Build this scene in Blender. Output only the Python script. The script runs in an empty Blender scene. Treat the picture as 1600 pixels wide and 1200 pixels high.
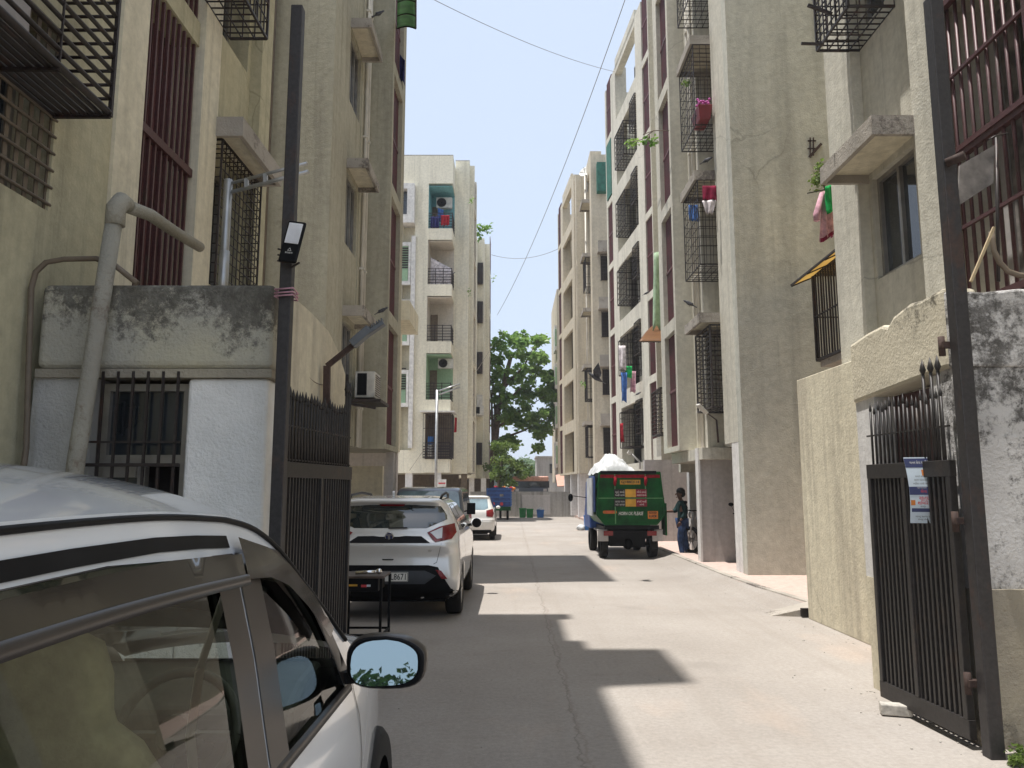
import bpy, bmesh, math, random
from mathutils import Vector, Matrix, geometry
from mathutils.bvhtree import BVHTree
random.seed(7)
scene = bpy.context.scene
COL = scene.collection
# ------------------------------------------------------------------ camera, sky, sun, exposure
F, PITCH, EYE = 1200.0, math.atan(165/1200.0), 1.62
cam = bpy.data.cameras.new('camera'); cam.sensor_width = 36; cam.lens = 36*F/1600; cam.clip_end = 2000; cam.clip_start = .05
camo = bpy.data.objects.new('camera', cam); COL.objects.link(camo)
camo.location = (0, 0, EYE); camo.rotation_euler = (math.pi/2+PITCH, 0, 0); scene.camera = camo
SUN = Vector((1, .17, -4.4)).normalized()
el = math.asin(-SUN.z); az = math.atan2(-SUN.x, -SUN.y)
w = bpy.data.worlds.new('World'); scene.world = w; w.use_nodes = True
nt = w.node_tree; bg = nt.nodes['Background']
sky = nt.nodes.new('ShaderNodeTexSky'); sky.sky_type = 'NISHITA'; sky.sun_disc = False
sky.sun_elevation = el; sky.sun_rotation = az; sky.air_density = 1.0; sky.dust_density = 3.0; sky.ozone_density = 1.6
hz_ = nt.nodes.new('ShaderNodeMix'); hz_.data_type = 'RGBA'; hz_.inputs[0].default_value = .72; hz_.inputs[7].default_value = (5.3, 6.1, 7.3, 1)   # milky summer sky: the Nishita sky half veiled by white haze
nt.links.new(sky.outputs[0], hz_.inputs[6]); nt.links.new(hz_.outputs[2], bg.inputs[0]); bg.inputs[1].default_value = .10
ld = bpy.data.lights.new('sun', 'SUN'); ld.energy = 3.9; ld.angle = math.radians(.5); ld.color = (1, .97, .925)
lo = bpy.data.objects.new('sun', ld); COL.objects.link(lo); lo.rotation_euler = SUN.to_track_quat('-Z', 'Y').to_euler()
lo.location = (-5, 0, 40)
scene.view_settings.view_transform = 'Standard'; scene.view_settings.look = 'None'
scene.view_settings.exposure = 0.70; scene.view_settings.gamma = 1
scene.cycles.max_bounces = 8; scene.cycles.transparent_max_bounces = 24
try: scene.cycles.use_denoising = True
except Exception: pass

# ------------------------------------------------------------------ helpers
def ray(px, py):
    u = px-800; v = 600-py; yc = F*math.cos(PITCH)-v*math.sin(PITCH); zc = F*math.sin(PITCH)+v*math.cos(PITCH)
    return u/yc, zc/yc
def at(px, py, D):
    a, b = ray(px, py); return Vector((a*D, D, EYE+b*D))
class Fr:
    """facade frame: s runs away from the camera along the facade, d outward to the street"""
    def __init__(s, ox, oy, tx, side):
        t = Vector((tx, 1, 0)).normalized(); s.o = Vector((ox, oy, 0)); s.t = t
        s.n = Vector((-t.y, t.x, 0))*side            # side=+1: right-hand building facing west
    def p(s, a, d, z): v = s.o+s.t*a+s.n*d; return Vector((v.x, v.y, z))
WF = Fr(0, 0, 0, -1)   # world frame: s=y, d=x
class MB:
    def __init__(s): s.v = []; s.f = []; s.m = []; s.mi = 0; s.sm = []; s.smooth = False
    def add(s, vs, fs):
        b = len(s.v); s.v += [Vector(v) for v in vs]
        for f in fs: s.f.append([b+i for i in f]); s.m.append(s.mi); s.sm.append(s.smooth)
        return s
    def hexa(s, c):
        return s.add(c, [(0,3,2,1),(4,5,6,7),(0,1,5,4),(1,2,6,5),(2,3,7,6),(3,0,4,7)])
    def box(s, x0, x1, y0, y1, z0, z1):
        return s.hexa([(x0,y0,z0),(x1,y0,z0),(x1,y1,z0),(x0,y1,z0),(x0,y0,z1),(x1,y0,z1),(x1,y1,z1),(x0,y1,z1)])
    def fb(s, fr, a0, a1, d0, d1, z0, z1):
        c = [fr.p(a0,d0,z0),fr.p(a1,d0,z0),fr.p(a1,d1,z0),fr.p(a0,d1,z0),fr.p(a0,d0,z1),fr.p(a1,d0,z1),fr.p(a1,d1,z1),fr.p(a0,d1,z1)]
        return s.hexa(c)
    def bar(s, p, q, w, h=None):
        p = Vector(p); q = Vector(q); h = h or w; d = (q-p)
        if d.length < 1e-6: return s
        d.normalize(); up = Vector((0,0,1)) if abs(d.z) < .9 else Vector((0,1,0))
        x = d.cross(up).normalized()*w/2; y = x.cross(d).normalized()*h/2
        return s.hexa([p-x-y,p+x-y,p+x+y,p-x+y,q-x-y,q+x-y,q+x+y,q-x+y])
    def tube(s, pts, r, n=10, cap=True):
        pts = [Vector(p) for p in pts]; rs = r if isinstance(r, (list, tuple)) else [r]*len(pts)
        b = len(s.v); up = None
        for i, p in enumerate(pts):
            d = ((pts[min(i+1,len(pts)-1)]-pts[max(i-1,0)])).normalized()
            if up is None: up = Vector((0,0,1)) if abs(d.z) < .9 else Vector((1,0,0))
            x = d.cross(up).normalized(); y = x.cross(d).normalized(); up = y
            for k in range(n):
                a = 2*math.pi*k/n; s.v.append(p+(x*math.cos(a)+y*math.sin(a))*rs[i])
        for i in range(len(pts)-1):
            for k in range(n):
                k2 = (k+1) % n; s.f.append([b+i*n+k, b+i*n+k2, b+(i+1)*n+k2, b+(i+1)*n+k]); s.m.append(s.mi); s.sm.append(True)
        if cap:
            s.f.append([b+k for k in range(n)][::-1]); s.m.append(s.mi); s.sm.append(False)
            e = b+(len(pts)-1)*n; s.f.append([e+k for k in range(n)]); s.m.append(s.mi); s.sm.append(False)
        return s
    def grid(s, P, smooth=True):
        """P[i][j] points"""
        n = len(P); m = len(P[0]); b = len(s.v)
        for r in P: s.v += [Vector(q) for q in r]
        for i in range(n-1):
            for j in range(m-1): s.f.append([b+i*m+j, b+i*m+j+1, b+(i+1)*m+j+1, b+(i+1)*m+j]); s.m.append(s.mi); s.sm.append(smooth)
        return s
    def prism(s, poly, fn0, fn1):
        n = len(poly); a = [fn0(*p) for p in poly]; c = [fn1(*p) for p in poly]
        fs = [list(range(n))[::-1], list(range(n, 2*n))]+[[i,(i+1)%n,n+(i+1)%n,n+i] for i in range(n)]
        return s.add(a+c, fs)
    def ell(s, c, r, n=12, m=8, rot=None):
        c = Vector(c); P = []
        for i in range(m+1):
            t = math.pi*i/m; row = []
            for j in range(n+1):
                a = 2*math.pi*j/n; v = Vector((r[0]*math.sin(t)*math.cos(a), r[1]*math.sin(t)*math.sin(a), r[2]*math.cos(t)))
                if rot: v = rot @ v
                row.append(c+v)
            P.append(row)
        return s.grid(P)
    def build(s, name, mats, root=None, weld=0):
        if not isinstance(mats, (list, tuple)): mats = [mats]
        me = bpy.data.meshes.new(name); L = root.matrix_world.translation if root else Vector((0,0,0))
        if root:
            L = Vector(root.location); r = root.parent
            while r: L = L+Vector(r.location); r = r.parent
        me.from_pydata([tuple(v-L) for v in s.v], [], s.f)
        for m in mats: me.materials.append(m)
        me.polygons.foreach_set('material_index', s.m); me.polygons.foreach_set('use_smooth', s.sm)
        bm = bmesh.new(); bm.from_mesh(me)
        if weld: bmesh.ops.remove_doubles(bm, verts=bm.verts, dist=weld)
        bmesh.ops.recalc_face_normals(bm, faces=bm.faces); bm.to_mesh(me); bm.free(); me.update()
        o = bpy.data.objects.new(name, me); COL.objects.link(o)
        if root: o.parent = root
        return o
def tag(o, label=None, cat=None, group=None, kind=None):
    if label: o['label'] = label
    if cat: o['category'] = cat
    if group: o['group'] = group
    if kind: o['kind'] = kind
    return o
def thing(name, label, cat, loc, group=None):
    o = bpy.data.objects.new(name, None); COL.objects.link(o); o.location = loc; o.empty_display_size = .2
    return tag(o, label, cat, group)
def copy_tree(o, parent=None):
    c = o.copy(); COL.objects.link(c); c.parent = parent
    for ch in o.children: copy_tree(ch, c)
    return c
def bevel(o, w=.004, seg=2):
    m = o.modifiers.new('bevel', 'BEVEL'); m.width = w; m.segments = seg; m.limit_method = 'ANGLE'; m.angle_limit = math.radians(40); return o
def sm_mesh(o):
    for p in o.data.polygons: p.use_smooth = True
    return o

# ------------------------------------------------------------------ materials
def newmat(name):
    m = bpy.data.materials.new(name); m.use_nodes = True; nt = m.node_tree
    return m, nt, nt.nodes['Principled BSDF']
def N(nt, t, **k):
    n = nt.nodes.new(t)
    for a, b in k.items():
        if a.startswith('i_'):
            key = a[2:]; key = int(key) if key.isdigit() else key
            n.inputs[key].default_value = b
        else: setattr(n, a, b)
    return n
def ramp(nt, src, stops):
    r = nt.nodes.new('ShaderNodeValToRGB'); cr = r.color_ramp
    while len(cr.elements) < len(stops): cr.elements.new(.5)
    for e, (p, c) in zip(cr.elements, stops): e.position = p; e.color = c if len(c) == 4 else (*c, 1)
    nt.links.new(src, r.inputs[0]); return r
def noise(nt, scale, detail=5, mscale=None, rough=.55, off=(0,0,0), dist=0):
    g = nt.nodes.new('ShaderNodeNewGeometry'); mp = nt.nodes.new('ShaderNodeMapping')
    mp.inputs['Scale'].default_value = mscale or (1,1,1); mp.inputs['Location'].default_value = off
    nt.links.new(g.outputs['Position'], mp.inputs[0])
    n = N(nt, 'ShaderNodeTexNoise', i_Scale=scale, i_Detail=detail, i_Roughness=rough, i_Distortion=dist); nt.links.new(mp.outputs[0], n.inputs['Vector']); return n.outputs[0]
def mix(nt, fac, a, b, mode='MIX'):
    m = nt.nodes.new('ShaderNodeMix'); m.data_type = 'RGBA'; m.blend_type = mode
    for i, x in ((0, fac), (6, a), (7, b)):
        if hasattr(x, 'is_output') or isinstance(x, bpy.types.NodeSocket): nt.links.new(x, m.inputs[i])
        elif i == 0: m.inputs[0].default_value = x
        else: m.inputs[i].default_value = (*x, 1) if len(x) == 3 else x
    return m.outputs[2]
def bump(nt, bsdf, pairs, dist=.02, strength=.6):
    prev = None
    for src, h in pairs:
        b = N(nt, 'ShaderNodeBump', i_Strength=strength*h, i_Distance=dist); nt.links.new(src, b.inputs['Height'])
        if prev: nt.links.new(prev, b.inputs['Normal'])
        prev = b.outputs[0]
    nt.links.new(prev, bsdf.inputs['Normal'])
def plaster(name, base, stain, streak, amt=.55, bumpk=1.0, crack=True, off=(0,0,0)):
    m, nt, b = newmat(name)
    big = ramp(nt, noise(nt, .55, 7, off=off), [(.35, (0,0,0)), (.7, (1,1,1))])
    st = ramp(nt, noise(nt, 1.3, 6, (2.2,2.2,.16), off=off), [(.5, (0,0,0)), (.74, (1,1,1))])
    fi = noise(nt, 9, 8, rough=.7)
    c = mix(nt, big.outputs[0], base, stain)
    mm = N(nt, 'ShaderNodeMath', operation='MULTIPLY', i_1=amt); nt.links.new(st.outputs[0], mm.inputs[0])
    c = mix(nt, mm.outputs[0], c, streak)
    f2 = ramp(nt, fi, [(.3, (.82,.82,.82)), (.7, (1.1,1.1,1.1))])
    c = mix(nt, 1.0, c, f2.outputs[0], 'MULTIPLY')
    s3 = ramp(nt, noise(nt, 1.0, 7, (7,7,.22), rough=.65, off=(off[0]+2,1,0)), [(.54, (0,0,0)), (.72, (.38,.38,.38))])
    c = mix(nt, s3.outputs[0], c, tuple(x*.62 for x in streak))
    blot = ramp(nt, noise(nt, 2.6, 8, rough=.72, off=(1,off[1]+7,3)), [(.58, (0,0,0)), (.66, (.22,.22,.22))])
    c = mix(nt, blot.outputs[0], c, tuple(min(1, x*1.18) for x in base))
    if crack:
        g = nt.nodes.new('ShaderNodeNewGeometry'); nd = N(nt, 'ShaderNodeTexNoise', i_Scale=1.2, i_Detail=4)
        nt.links.new(g.outputs['Position'], nd.inputs['Vector'])
        ad = mix(nt, .35, g.outputs['Position'], nd.outputs['Color'])
        vo = N(nt, 'ShaderNodeTexVoronoi', feature='DISTANCE_TO_EDGE', i_Scale=.42); nt.links.new(ad, vo.inputs['Vector'])
        cr = ramp(nt, vo.outputs[0], [(0, (1,1,1)), (.0035, (0,0,0))])
        gate = ramp(nt, noise(nt, .35, 3, off=(5,3,off[2])), [(.56, (0,0,0)), (.62, (1,1,1))])
        cm = mix(nt, 1.0, cr.outputs[0], gate.outputs[0], 'MULTIPLY')
        sc = N(nt, 'ShaderNodeMath', operation='MULTIPLY', i_1=.5); nt.links.new(cm, sc.inputs[0])
        c = mix(nt, sc.outputs[0], c, tuple(x*.35 for x in base))
    nt.links.new(c, b.inputs['Base Color']); b.inputs['Roughness'].default_value = .92
    b.inputs['Specular IOR Level'].default_value = .2
    bump(nt, b, [(noise(nt, 5, 6), .9*bumpk), (noise(nt, 40, 4), .45*bumpk)], .015)
    return m
def mouldy(name, base, base2, zc, zk, thr=.5, black=(.035,.035,.03), sc=2.6, bk=1.0):
    """old render with black algae growing down from the coping"""
    m, nt, b = newmat(name)
    c = mix(nt, ramp(nt, noise(nt, 1.7, 8), [(.38, (0,0,0)), (.62, (1,1,1))]).outputs[0], base, base2)
    g = nt.nodes.new('ShaderNodeNewGeometry'); sx = nt.nodes.new('ShaderNodeSeparateXYZ'); nt.links.new(g.outputs['Position'], sx.inputs[0])
    z = N(nt, 'ShaderNodeMath', operation='MULTIPLY_ADD', i_1=zk, i_2=-zc*zk); nt.links.new(sx.outputs[2], z.inputs[0])
    zc_ = N(nt, 'ShaderNodeClamp', i_Min=-.25, i_Max=.2); nt.links.new(z.outputs[0], zc_.inputs[0])
    a = N(nt, 'ShaderNodeMath', operation='ADD'); nt.links.new(noise(nt, sc*.5, 3, (1,1,.6)), a.inputs[0]); nt.links.new(zc_.outputs[0], a.inputs[1])
    a2 = N(nt, 'ShaderNodeMath', operation='MULTIPLY_ADD', i_1=.95, i_2=-.475); nt.links.new(noise(nt, sc*4.5, 10, rough=.8), a2.inputs[0])
    a3 = N(nt, 'ShaderNodeMath', operation='ADD'); nt.links.new(a.outputs[0], a3.inputs[0]); nt.links.new(a2.outputs[0], a3.inputs[1])
    k = ramp(nt, a3.outputs[0], [(thr, (0,0,0)), (thr+.13, (.92,.92,.92))])
    bl = mix(nt, ramp(nt, noise(nt, 11, 9, (1,1,.7), rough=.8, off=(4,0,1)), [(.42, (0,0,0)), (.66, (.75,.75,.75))]).outputs[0], black, tuple(x*.55+.02 for x in base2))
    c = mix(nt, k.outputs[0], c, bl)
    nt.links.new(c, b.inputs['Base Color']); b.inputs['Roughness'].default_value = .95; b.inputs['Specular IOR Level'].default_value = .15
    bump(nt, b, [(noise(nt, 7, 8, rough=.7), 1.6*bk), (noise(nt, 45, 4), .8*bk)], .02)
    return m
def simple(name, col, rough=.6, metal=0, var=.12, sc=6, bumpk=0, coat=0, spec=.5, trans=0):
    m, nt, b = newmat(name)
    lo_ = tuple(max(0, x*(1-var*1.6)) for x in col); hi = tuple(min(1, x*(1+var)) for x in col)
    c = mix(nt, ramp(nt, noise(nt, sc, 6), [(.35, (0,0,0)), (.65, (1,1,1))]).outputs[0], lo_, hi)
    nt.links.new(c, b.inputs['Base Color']); b.inputs['Roughness'].default_value = rough; b.inputs['Metallic'].default_value = metal
    b.inputs['Coat Weight'].default_value = coat; b.inputs['Specular IOR Level'].default_value = spec
    if coat: b.inputs['Coat Roughness'].default_value = .04
    if trans: b.inputs['Transmission Weight'].default_value = trans
    if bumpk: bump(nt, b, [(noise(nt, sc*6, 4), bumpk)], .008)
    return m
def rusty(name, col, rust=(.13,.055,.03), amt=.5, rough=.55, metal=.3):
    m, nt, b = newmat(name)
    k = ramp(nt, noise(nt, 6, 8, (1,1,.5), rough=.7), [(amt, (0,0,0)), (min(.99, amt+.12), (1,1,1))])
    c = mix(nt, k.outputs[0], col, rust)
    fi = ramp(nt, noise(nt, 30, 6, rough=.7), [(.35, (.75,.75,.75)), (.7, (1.25,1.25,1.25))])
    c = mix(nt, 1, c, fi.outputs[0], 'MULTIPLY')
    nt.links.new(c, b.inputs['Base Color']); b.inputs['Roughness'].default_value = rough; b.inputs['Metallic'].default_value = metal
    bump(nt, b, [(noise(nt, 60, 3), .4)], .003)
    return m
def glassy(name, tint=(.55,.62,.55), op=.35, body=(.02,.025,.022)):
    """thin window glass: clear tinted, mirror-like at a slant"""
    m = bpy.data.materials.new(name); m.use_nodes = True; nt = m.node_tree; nt.nodes.clear()
    o = nt.nodes.new('ShaderNodeOutputMaterial'); tr = N(nt, 'ShaderNodeBsdfTransparent'); tr.inputs[0].default_value = (*tint, 1)
    gl = N(nt, 'ShaderNodeBsdfGlossy', i_Roughness=.02); gl.inputs[0].default_value = (1,1,1,1)
    fz = N(nt, 'ShaderNodeFresnel', i_IOR=1.42)
    mx = nt.nodes.new('ShaderNodeMixShader'); nt.links.new(fz.outputs[0], mx.inputs[0]); nt.links.new(tr.outputs[0], mx.inputs[1]); nt.links.new(gl.outputs[0], mx.inputs[2])
    nt.links.new(mx.outputs[0], o.inputs[0]); return m
def cloth(name, col, var=.25, sc=9):
    m = simple(name, col, .9, 0, var, sc, .5, spec=.1); return m
def leafmat(name, a, b_, sc=1.3):
    m, nt, b = newmat(name)
    c = mix(nt, ramp(nt, noise(nt, sc, 4), [(.35, (0,0,0)), (.68, (1,1,1))]).outputs[0], a, b_)
    nt.links.new(c, b.inputs['Base Color']); b.inputs['Roughness'].default_value = .45
    out = nt.nodes['Material Output']; tl = N(nt, 'ShaderNodeBsdfTranslucent'); nt.links.new(c, tl.inputs[0])
    mx = N(nt, 'ShaderNodeMixShader', i_0=.5); nt.links.new(b.outputs[0], mx.inputs[1]); nt.links.new(tl.outputs[0], mx.inputs[2]); nt.links.new(mx.outputs[0], out.inputs[0])
    return m

M = {}
CR = (.50,.45,.345)
M['wallR'] = plaster('plaster beige', (.62,.59,.50), (.52,.495,.42), (.34,.32,.27), .55)
M['endwall'] = plaster('end wall render', (.56,.55,.475), (.46,.455,.40), (.32,.31,.27), .6, off=(0,9,0))
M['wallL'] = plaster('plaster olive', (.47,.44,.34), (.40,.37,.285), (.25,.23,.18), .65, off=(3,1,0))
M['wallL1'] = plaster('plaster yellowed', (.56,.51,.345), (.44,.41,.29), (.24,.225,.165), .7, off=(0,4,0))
M['cream'] = plaster('plaster cream', (.73,.67,.52), (.64,.58,.44), (.42,.38,.28), .5, .5)
M['wallC'] = plaster('plaster pale', (.60,.535,.42), (.53,.47,.36), (.36,.32,.25), .45)
M['compound'] = plaster('plaster compound wall', (.68,.62,.47), (.60,.54,.41), (.33,.29,.23), .8)
M['fascia'] = mouldy('weathered concrete', (.42,.38,.33), (.33,.30,.26), 0, 0, .55, (.12,.10,.09), 3)
M['white'] = plaster('whitewash', (.74,.72,.69), (.66,.64,.62), (.45,.43,.40), .35, .6, False)
M['colgrey'] = plaster('grey column render', (.50,.47,.45), (.44,.41,.39), (.3,.28,.26), .4, .6, False)
M['cabtop'] = mouldy('parapet render with algae', (.54,.50,.37), (.42,.40,.34), 2.62, .55, .53, (.085,.078,.066), 3.4)
M['cabtopR'] = mouldy('parapet render lightened for sun', (.64,.58,.45), (.56,.51,.40), 2.90, .8, .56, (.10,.09,.07), 2.6, .6)  # right parapet copy lightened, its sun put into the render colour
M['cabwhite'] = mouldy('flaking whitewash', (.90,.88,.84), (.74,.73,.70), 0, 0, .62, (.2,.19,.17))
M['cabgrey'] = mouldy('bare grey render', (.52,.51,.48), (.40,.39,.37), 0, 0, .62, (.13,.13,.12))
M['cabblack'] = mouldy('whitewash with black mould', (.66,.64,.62), (.48,.46,.44), 1.9, .07, .47, (.05,.046,.04), 2.4)
M['cablow'] = mouldy('stained plinth render', (.40,.355,.27), (.29,.26,.21), .4, -.5, .55, (.1,.085,.07))
M['maroon'] = rusty('maroon painted metal', (.085,.034,.034), (.07,.045,.035), .55, .5, .1)
M['maroonb'] = rusty('maroon sheet', (.14,.045,.05), (.09,.055,.05), .5, .55, .1)
M['grille'] = rusty('dark grille iron', (.035,.027,.025), (.07,.035,.025), .55, .5, .3)
M['gate'] = rusty('weathered black gate paint', (.036,.032,.03), (.06,.045,.036), .56, .48, .3)
M['pole'] = rusty('rusty post paint', (.042,.038,.038), (.065,.04,.032), .55, .5, .3)
M['rust'] = rusty('rust', (.075,.045,.035), (.05,.03,.024), .45, .8, .2)
M['glass'] = simple('dark window glass', (.03,.035,.04), .05, 0, .3, 1.5, spec=.8)
M['frame'] = simple('aluminium frame', (.30,.28,.25), .4, .5)
M['framew'] = simple('white frame', (.68,.66,.62), .5)
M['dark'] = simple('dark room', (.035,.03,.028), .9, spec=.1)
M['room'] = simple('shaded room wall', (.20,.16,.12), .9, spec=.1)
M['pvc'] = simple('white downpipe', (.62,.58,.50), .45, 0, .1, 2)
M['pipe'] = mouldy('old asbestos pipe', (.36,.34,.28), (.29,.27,.225), 0, 0, .66, (.2,.15,.11), 4)
M['conduit'] = simple('brown conduit', (.16,.125,.09), .6)
M['galv'] = simple('galvanised steel', (.42,.42,.41), .35, .7)
M['black'] = simple('black plastic', (.008,.008,.009), .5, 0, .2, spec=.15)
M['chrome'] = simple('chrome', (.8,.8,.8), .12, 1, .05)
M['rubber'] = simple('tyre rubber', (.012,.0115,.011), .85, 0, .2, 12, .5)
M['alloy'] = simple('alloy wheel', (.45,.43,.40), .35, .8)
M['silver'] = simple('silver car paint', (.86,.89,.92), .2, .25, .03, 2, coat=1)
M['silver2'] = simple('warm silver car paint', (.80,.79,.77), .25, .3, .03, 2, coat=1)
M['bluegrey'] = simple('slate car paint', (.10,.12,.15), .3, .3, .03, 2, coat=1)
M['whitecar'] = simple('white car paint', (.72,.70,.66), .3, 0, .03, 2, coat=1)
M['carglass'] = simple('car glass dark', (.02,.03,.032), .03, 0, .2, 3, spec=1.0, coat=1)
M['carglassl'] = simple('car glass bluish', (.16,.24,.27), .03, 0, .2, 3, spec=1.0, coat=1)
M['redlamp'] = simple('red lamp lens', (.20,.010,.014), .25, 0, .2, coat=.3)
M['clearlamp'] = simple('clear lamp lens', (.6,.58,.56), .15, .2, .1, coat=1)
M['red'] = simple('red plastic', (.20,.02,.025), .5); M['leafd'] = leafmat('shaded leaves', (.02,.05,.015), (.04,.08,.02))  # leaves for the trees behind the camera darkened, shade put into their colour
M['green'] = simple('green truck paint', (.003,.085,.016), .5, 0, .3, 3, .3, spec=.25)
M['green2'] = simple('green plastic bin', (.03,.25,.06), .5)
M['blue'] = simple('blue plastic', (.03,.15,.42), .5)
M['bluetruck'] = simple('blue truck paint', (.02,.06,.22), .5, 0, .25, 4)
M['yellowp'] = simple('yellow plate', (.62,.33,.04), .6)
M['orange'] = simple('orange sticker', (.62,.20,.03), .6)
M['maroonp'] = simple('maroon board', (.22,.012,.03), .6)
M['letter'] = simple('white lettering', (.75,.74,.7), .6)
M['ink'] = simple('black lettering', (.02,.02,.02), .6)
M['navy'] = simple('navy print', (.035,.045,.13), .6)
M['paper'] = simple('pale printed paper', (.58,.66,.72), .7, 0, .06)
M['redprint'] = simple('red print', (.55,.05,.06), .6)
M['sack'] = simple('white woven sack', (.56,.57,.57), .7, 0, .12, 5, .8)
M['seat'] = simple('beige seat fabric', (.42,.37,.25), .85, 0, .1, 20, .3)
M['seat2'] = simple('grey seat fabric', (.26,.245,.22), .85, 0, .1, 20, .3)
M['dash'] = simple('dashboard plastic', (.12,.115,.10), .6)
M['headliner'] = simple('headliner', (.42,.42,.36), .9)
M['belt'] = simple('seat belt webbing', (.55,.53,.47), .8)
M['visor'] = simple('smoked rain visor', (.014,.012,.011), .16, 0, .2, 3, spec=.5, coat=.25)
M['trim'] = simple('satin black trim', (.045,.038,.034), .3, .2)
M['cglass'] = glassy('near car side glass', (.76,.80,.68))
M['cglass2'] = glassy('near car windscreen', (.72,.82,.76))
M['mirror'] = simple('mirror glass', (.36,.44,.46), .01, 1, .0)
M['teal'] = plaster('turquoise balcony paint', (.20,.44,.47), (.16,.36,.40), (.1,.2,.22), .4, .5, False)
M['mint'] = plaster('mint balcony paint', (.34,.50,.32), (.30,.44,.30), (.18,.25,.18), .4, .5, False)
M['balwhite'] = plaster('pale balcony paint', (.62,.56,.48), (.54,.50,.42), (.35,.32,.28), .4, .5, False)
M['sheety'] = None
M['sheetb'] = None; M['lampgrey'] = simple('dark grey lamp casting', (.13,.14,.15), .5, .3)
M['sheetg'] = simple('green fibre sheet', (.08,.27,.09), .5, 0, .2, 4)
M['tan'] = simple('tan tarpaulin', (.42,.33,.20), .8)
M['pink'] = cloth('pink cotton', (.60,.34,.40)); M['lgreen'] = cloth('bright green cotton', (.03,.45,.12)); M['redc'] = cloth('red cotton', (.30,.02,.03))
M['bluec'] = cloth('blue cotton', (.06,.14,.36)); M['whitec'] = cloth('white cotton', (.66,.6,.6)); M['navyc'] = cloth('navy cotton', (.03,.03,.10)); M['maroonc'] = cloth('crimson cotton', (.22,.02,.05))
M['greennet'] = simple('pale green shade cloth', (.30,.42,.27), .8, 0, .15)
M['darkgreen'] = simple('bottle green shade cloth', (.02,.13,.09), .7, 0, .2)
M['acwhite'] = simple('ac casing', (.55,.53,.48), .5)
M['leaf'] = leafmat('peepal leaves', (.15,.29,.06), (.30,.44,.11)); M['sheety'] = leafmat('yellow fibre sheet', (.88,.72,.36), (.80,.62,.28)); M['sheetb'] = leafmat('amber fibre sheet', (.30,.14,.05), (.22,.10,.04))
M['cream3'] = plaster('cream lightened for sun', (.84,.79,.64), (.76,.71,.56), (.5,.46,.36), .4, .5); M['leaf2'] = leafmat('light leaves', (.10,.17,.035), (.20,.27,.07)); M['leaf3'] = leafmat('far leaves', (.12,.19,.09), (.2,.27,.14), .3)  # cream of the far left blocks lightened, sunlight put into its colour
M['bark'] = simple('bark', (.16,.12,.09), .9, 0, .3, 5, .8)
M['skin'] = simple('brown skin', (.14,.07,.045), .55); M['hair'] = simple('black hair', (.012,.011,.01), .6)
M['shirt'] = cloth('dark teal shirt', (.02,.045,.045)); M['jeans'] = cloth('blue jeans', (.045,.075,.16)); M['shoe'] = simple('grey shoes', (.12,.14,.17), .6)
M['bird'] = simple('grey feathers', (.06,.06,.07), .7, 0, .4, 40)
M['brick'] = simple('concrete brick', (.45,.42,.37), .9, 0, .2, 20, .6)
M['pinktile'] = plaster('pink terrace tiles', (.56,.42,.36), (.5,.40,.35), (.4,.3,.26), .3, .4, False)
M['bag'] = simple('grey board', (.20,.18,.165), .8, 0, .4, 5)
M['farwall'] = plaster('far wall', (.40,.38,.35), (.34,.32,.30), (.16,.15,.13), .9, .6)
M['buscream'] = simple('bus salmon roof', (.62,.34,.26), .5)
M['headlamp'] = simple('lamp diffuser', (.72,.72,.74), .35)

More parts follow.
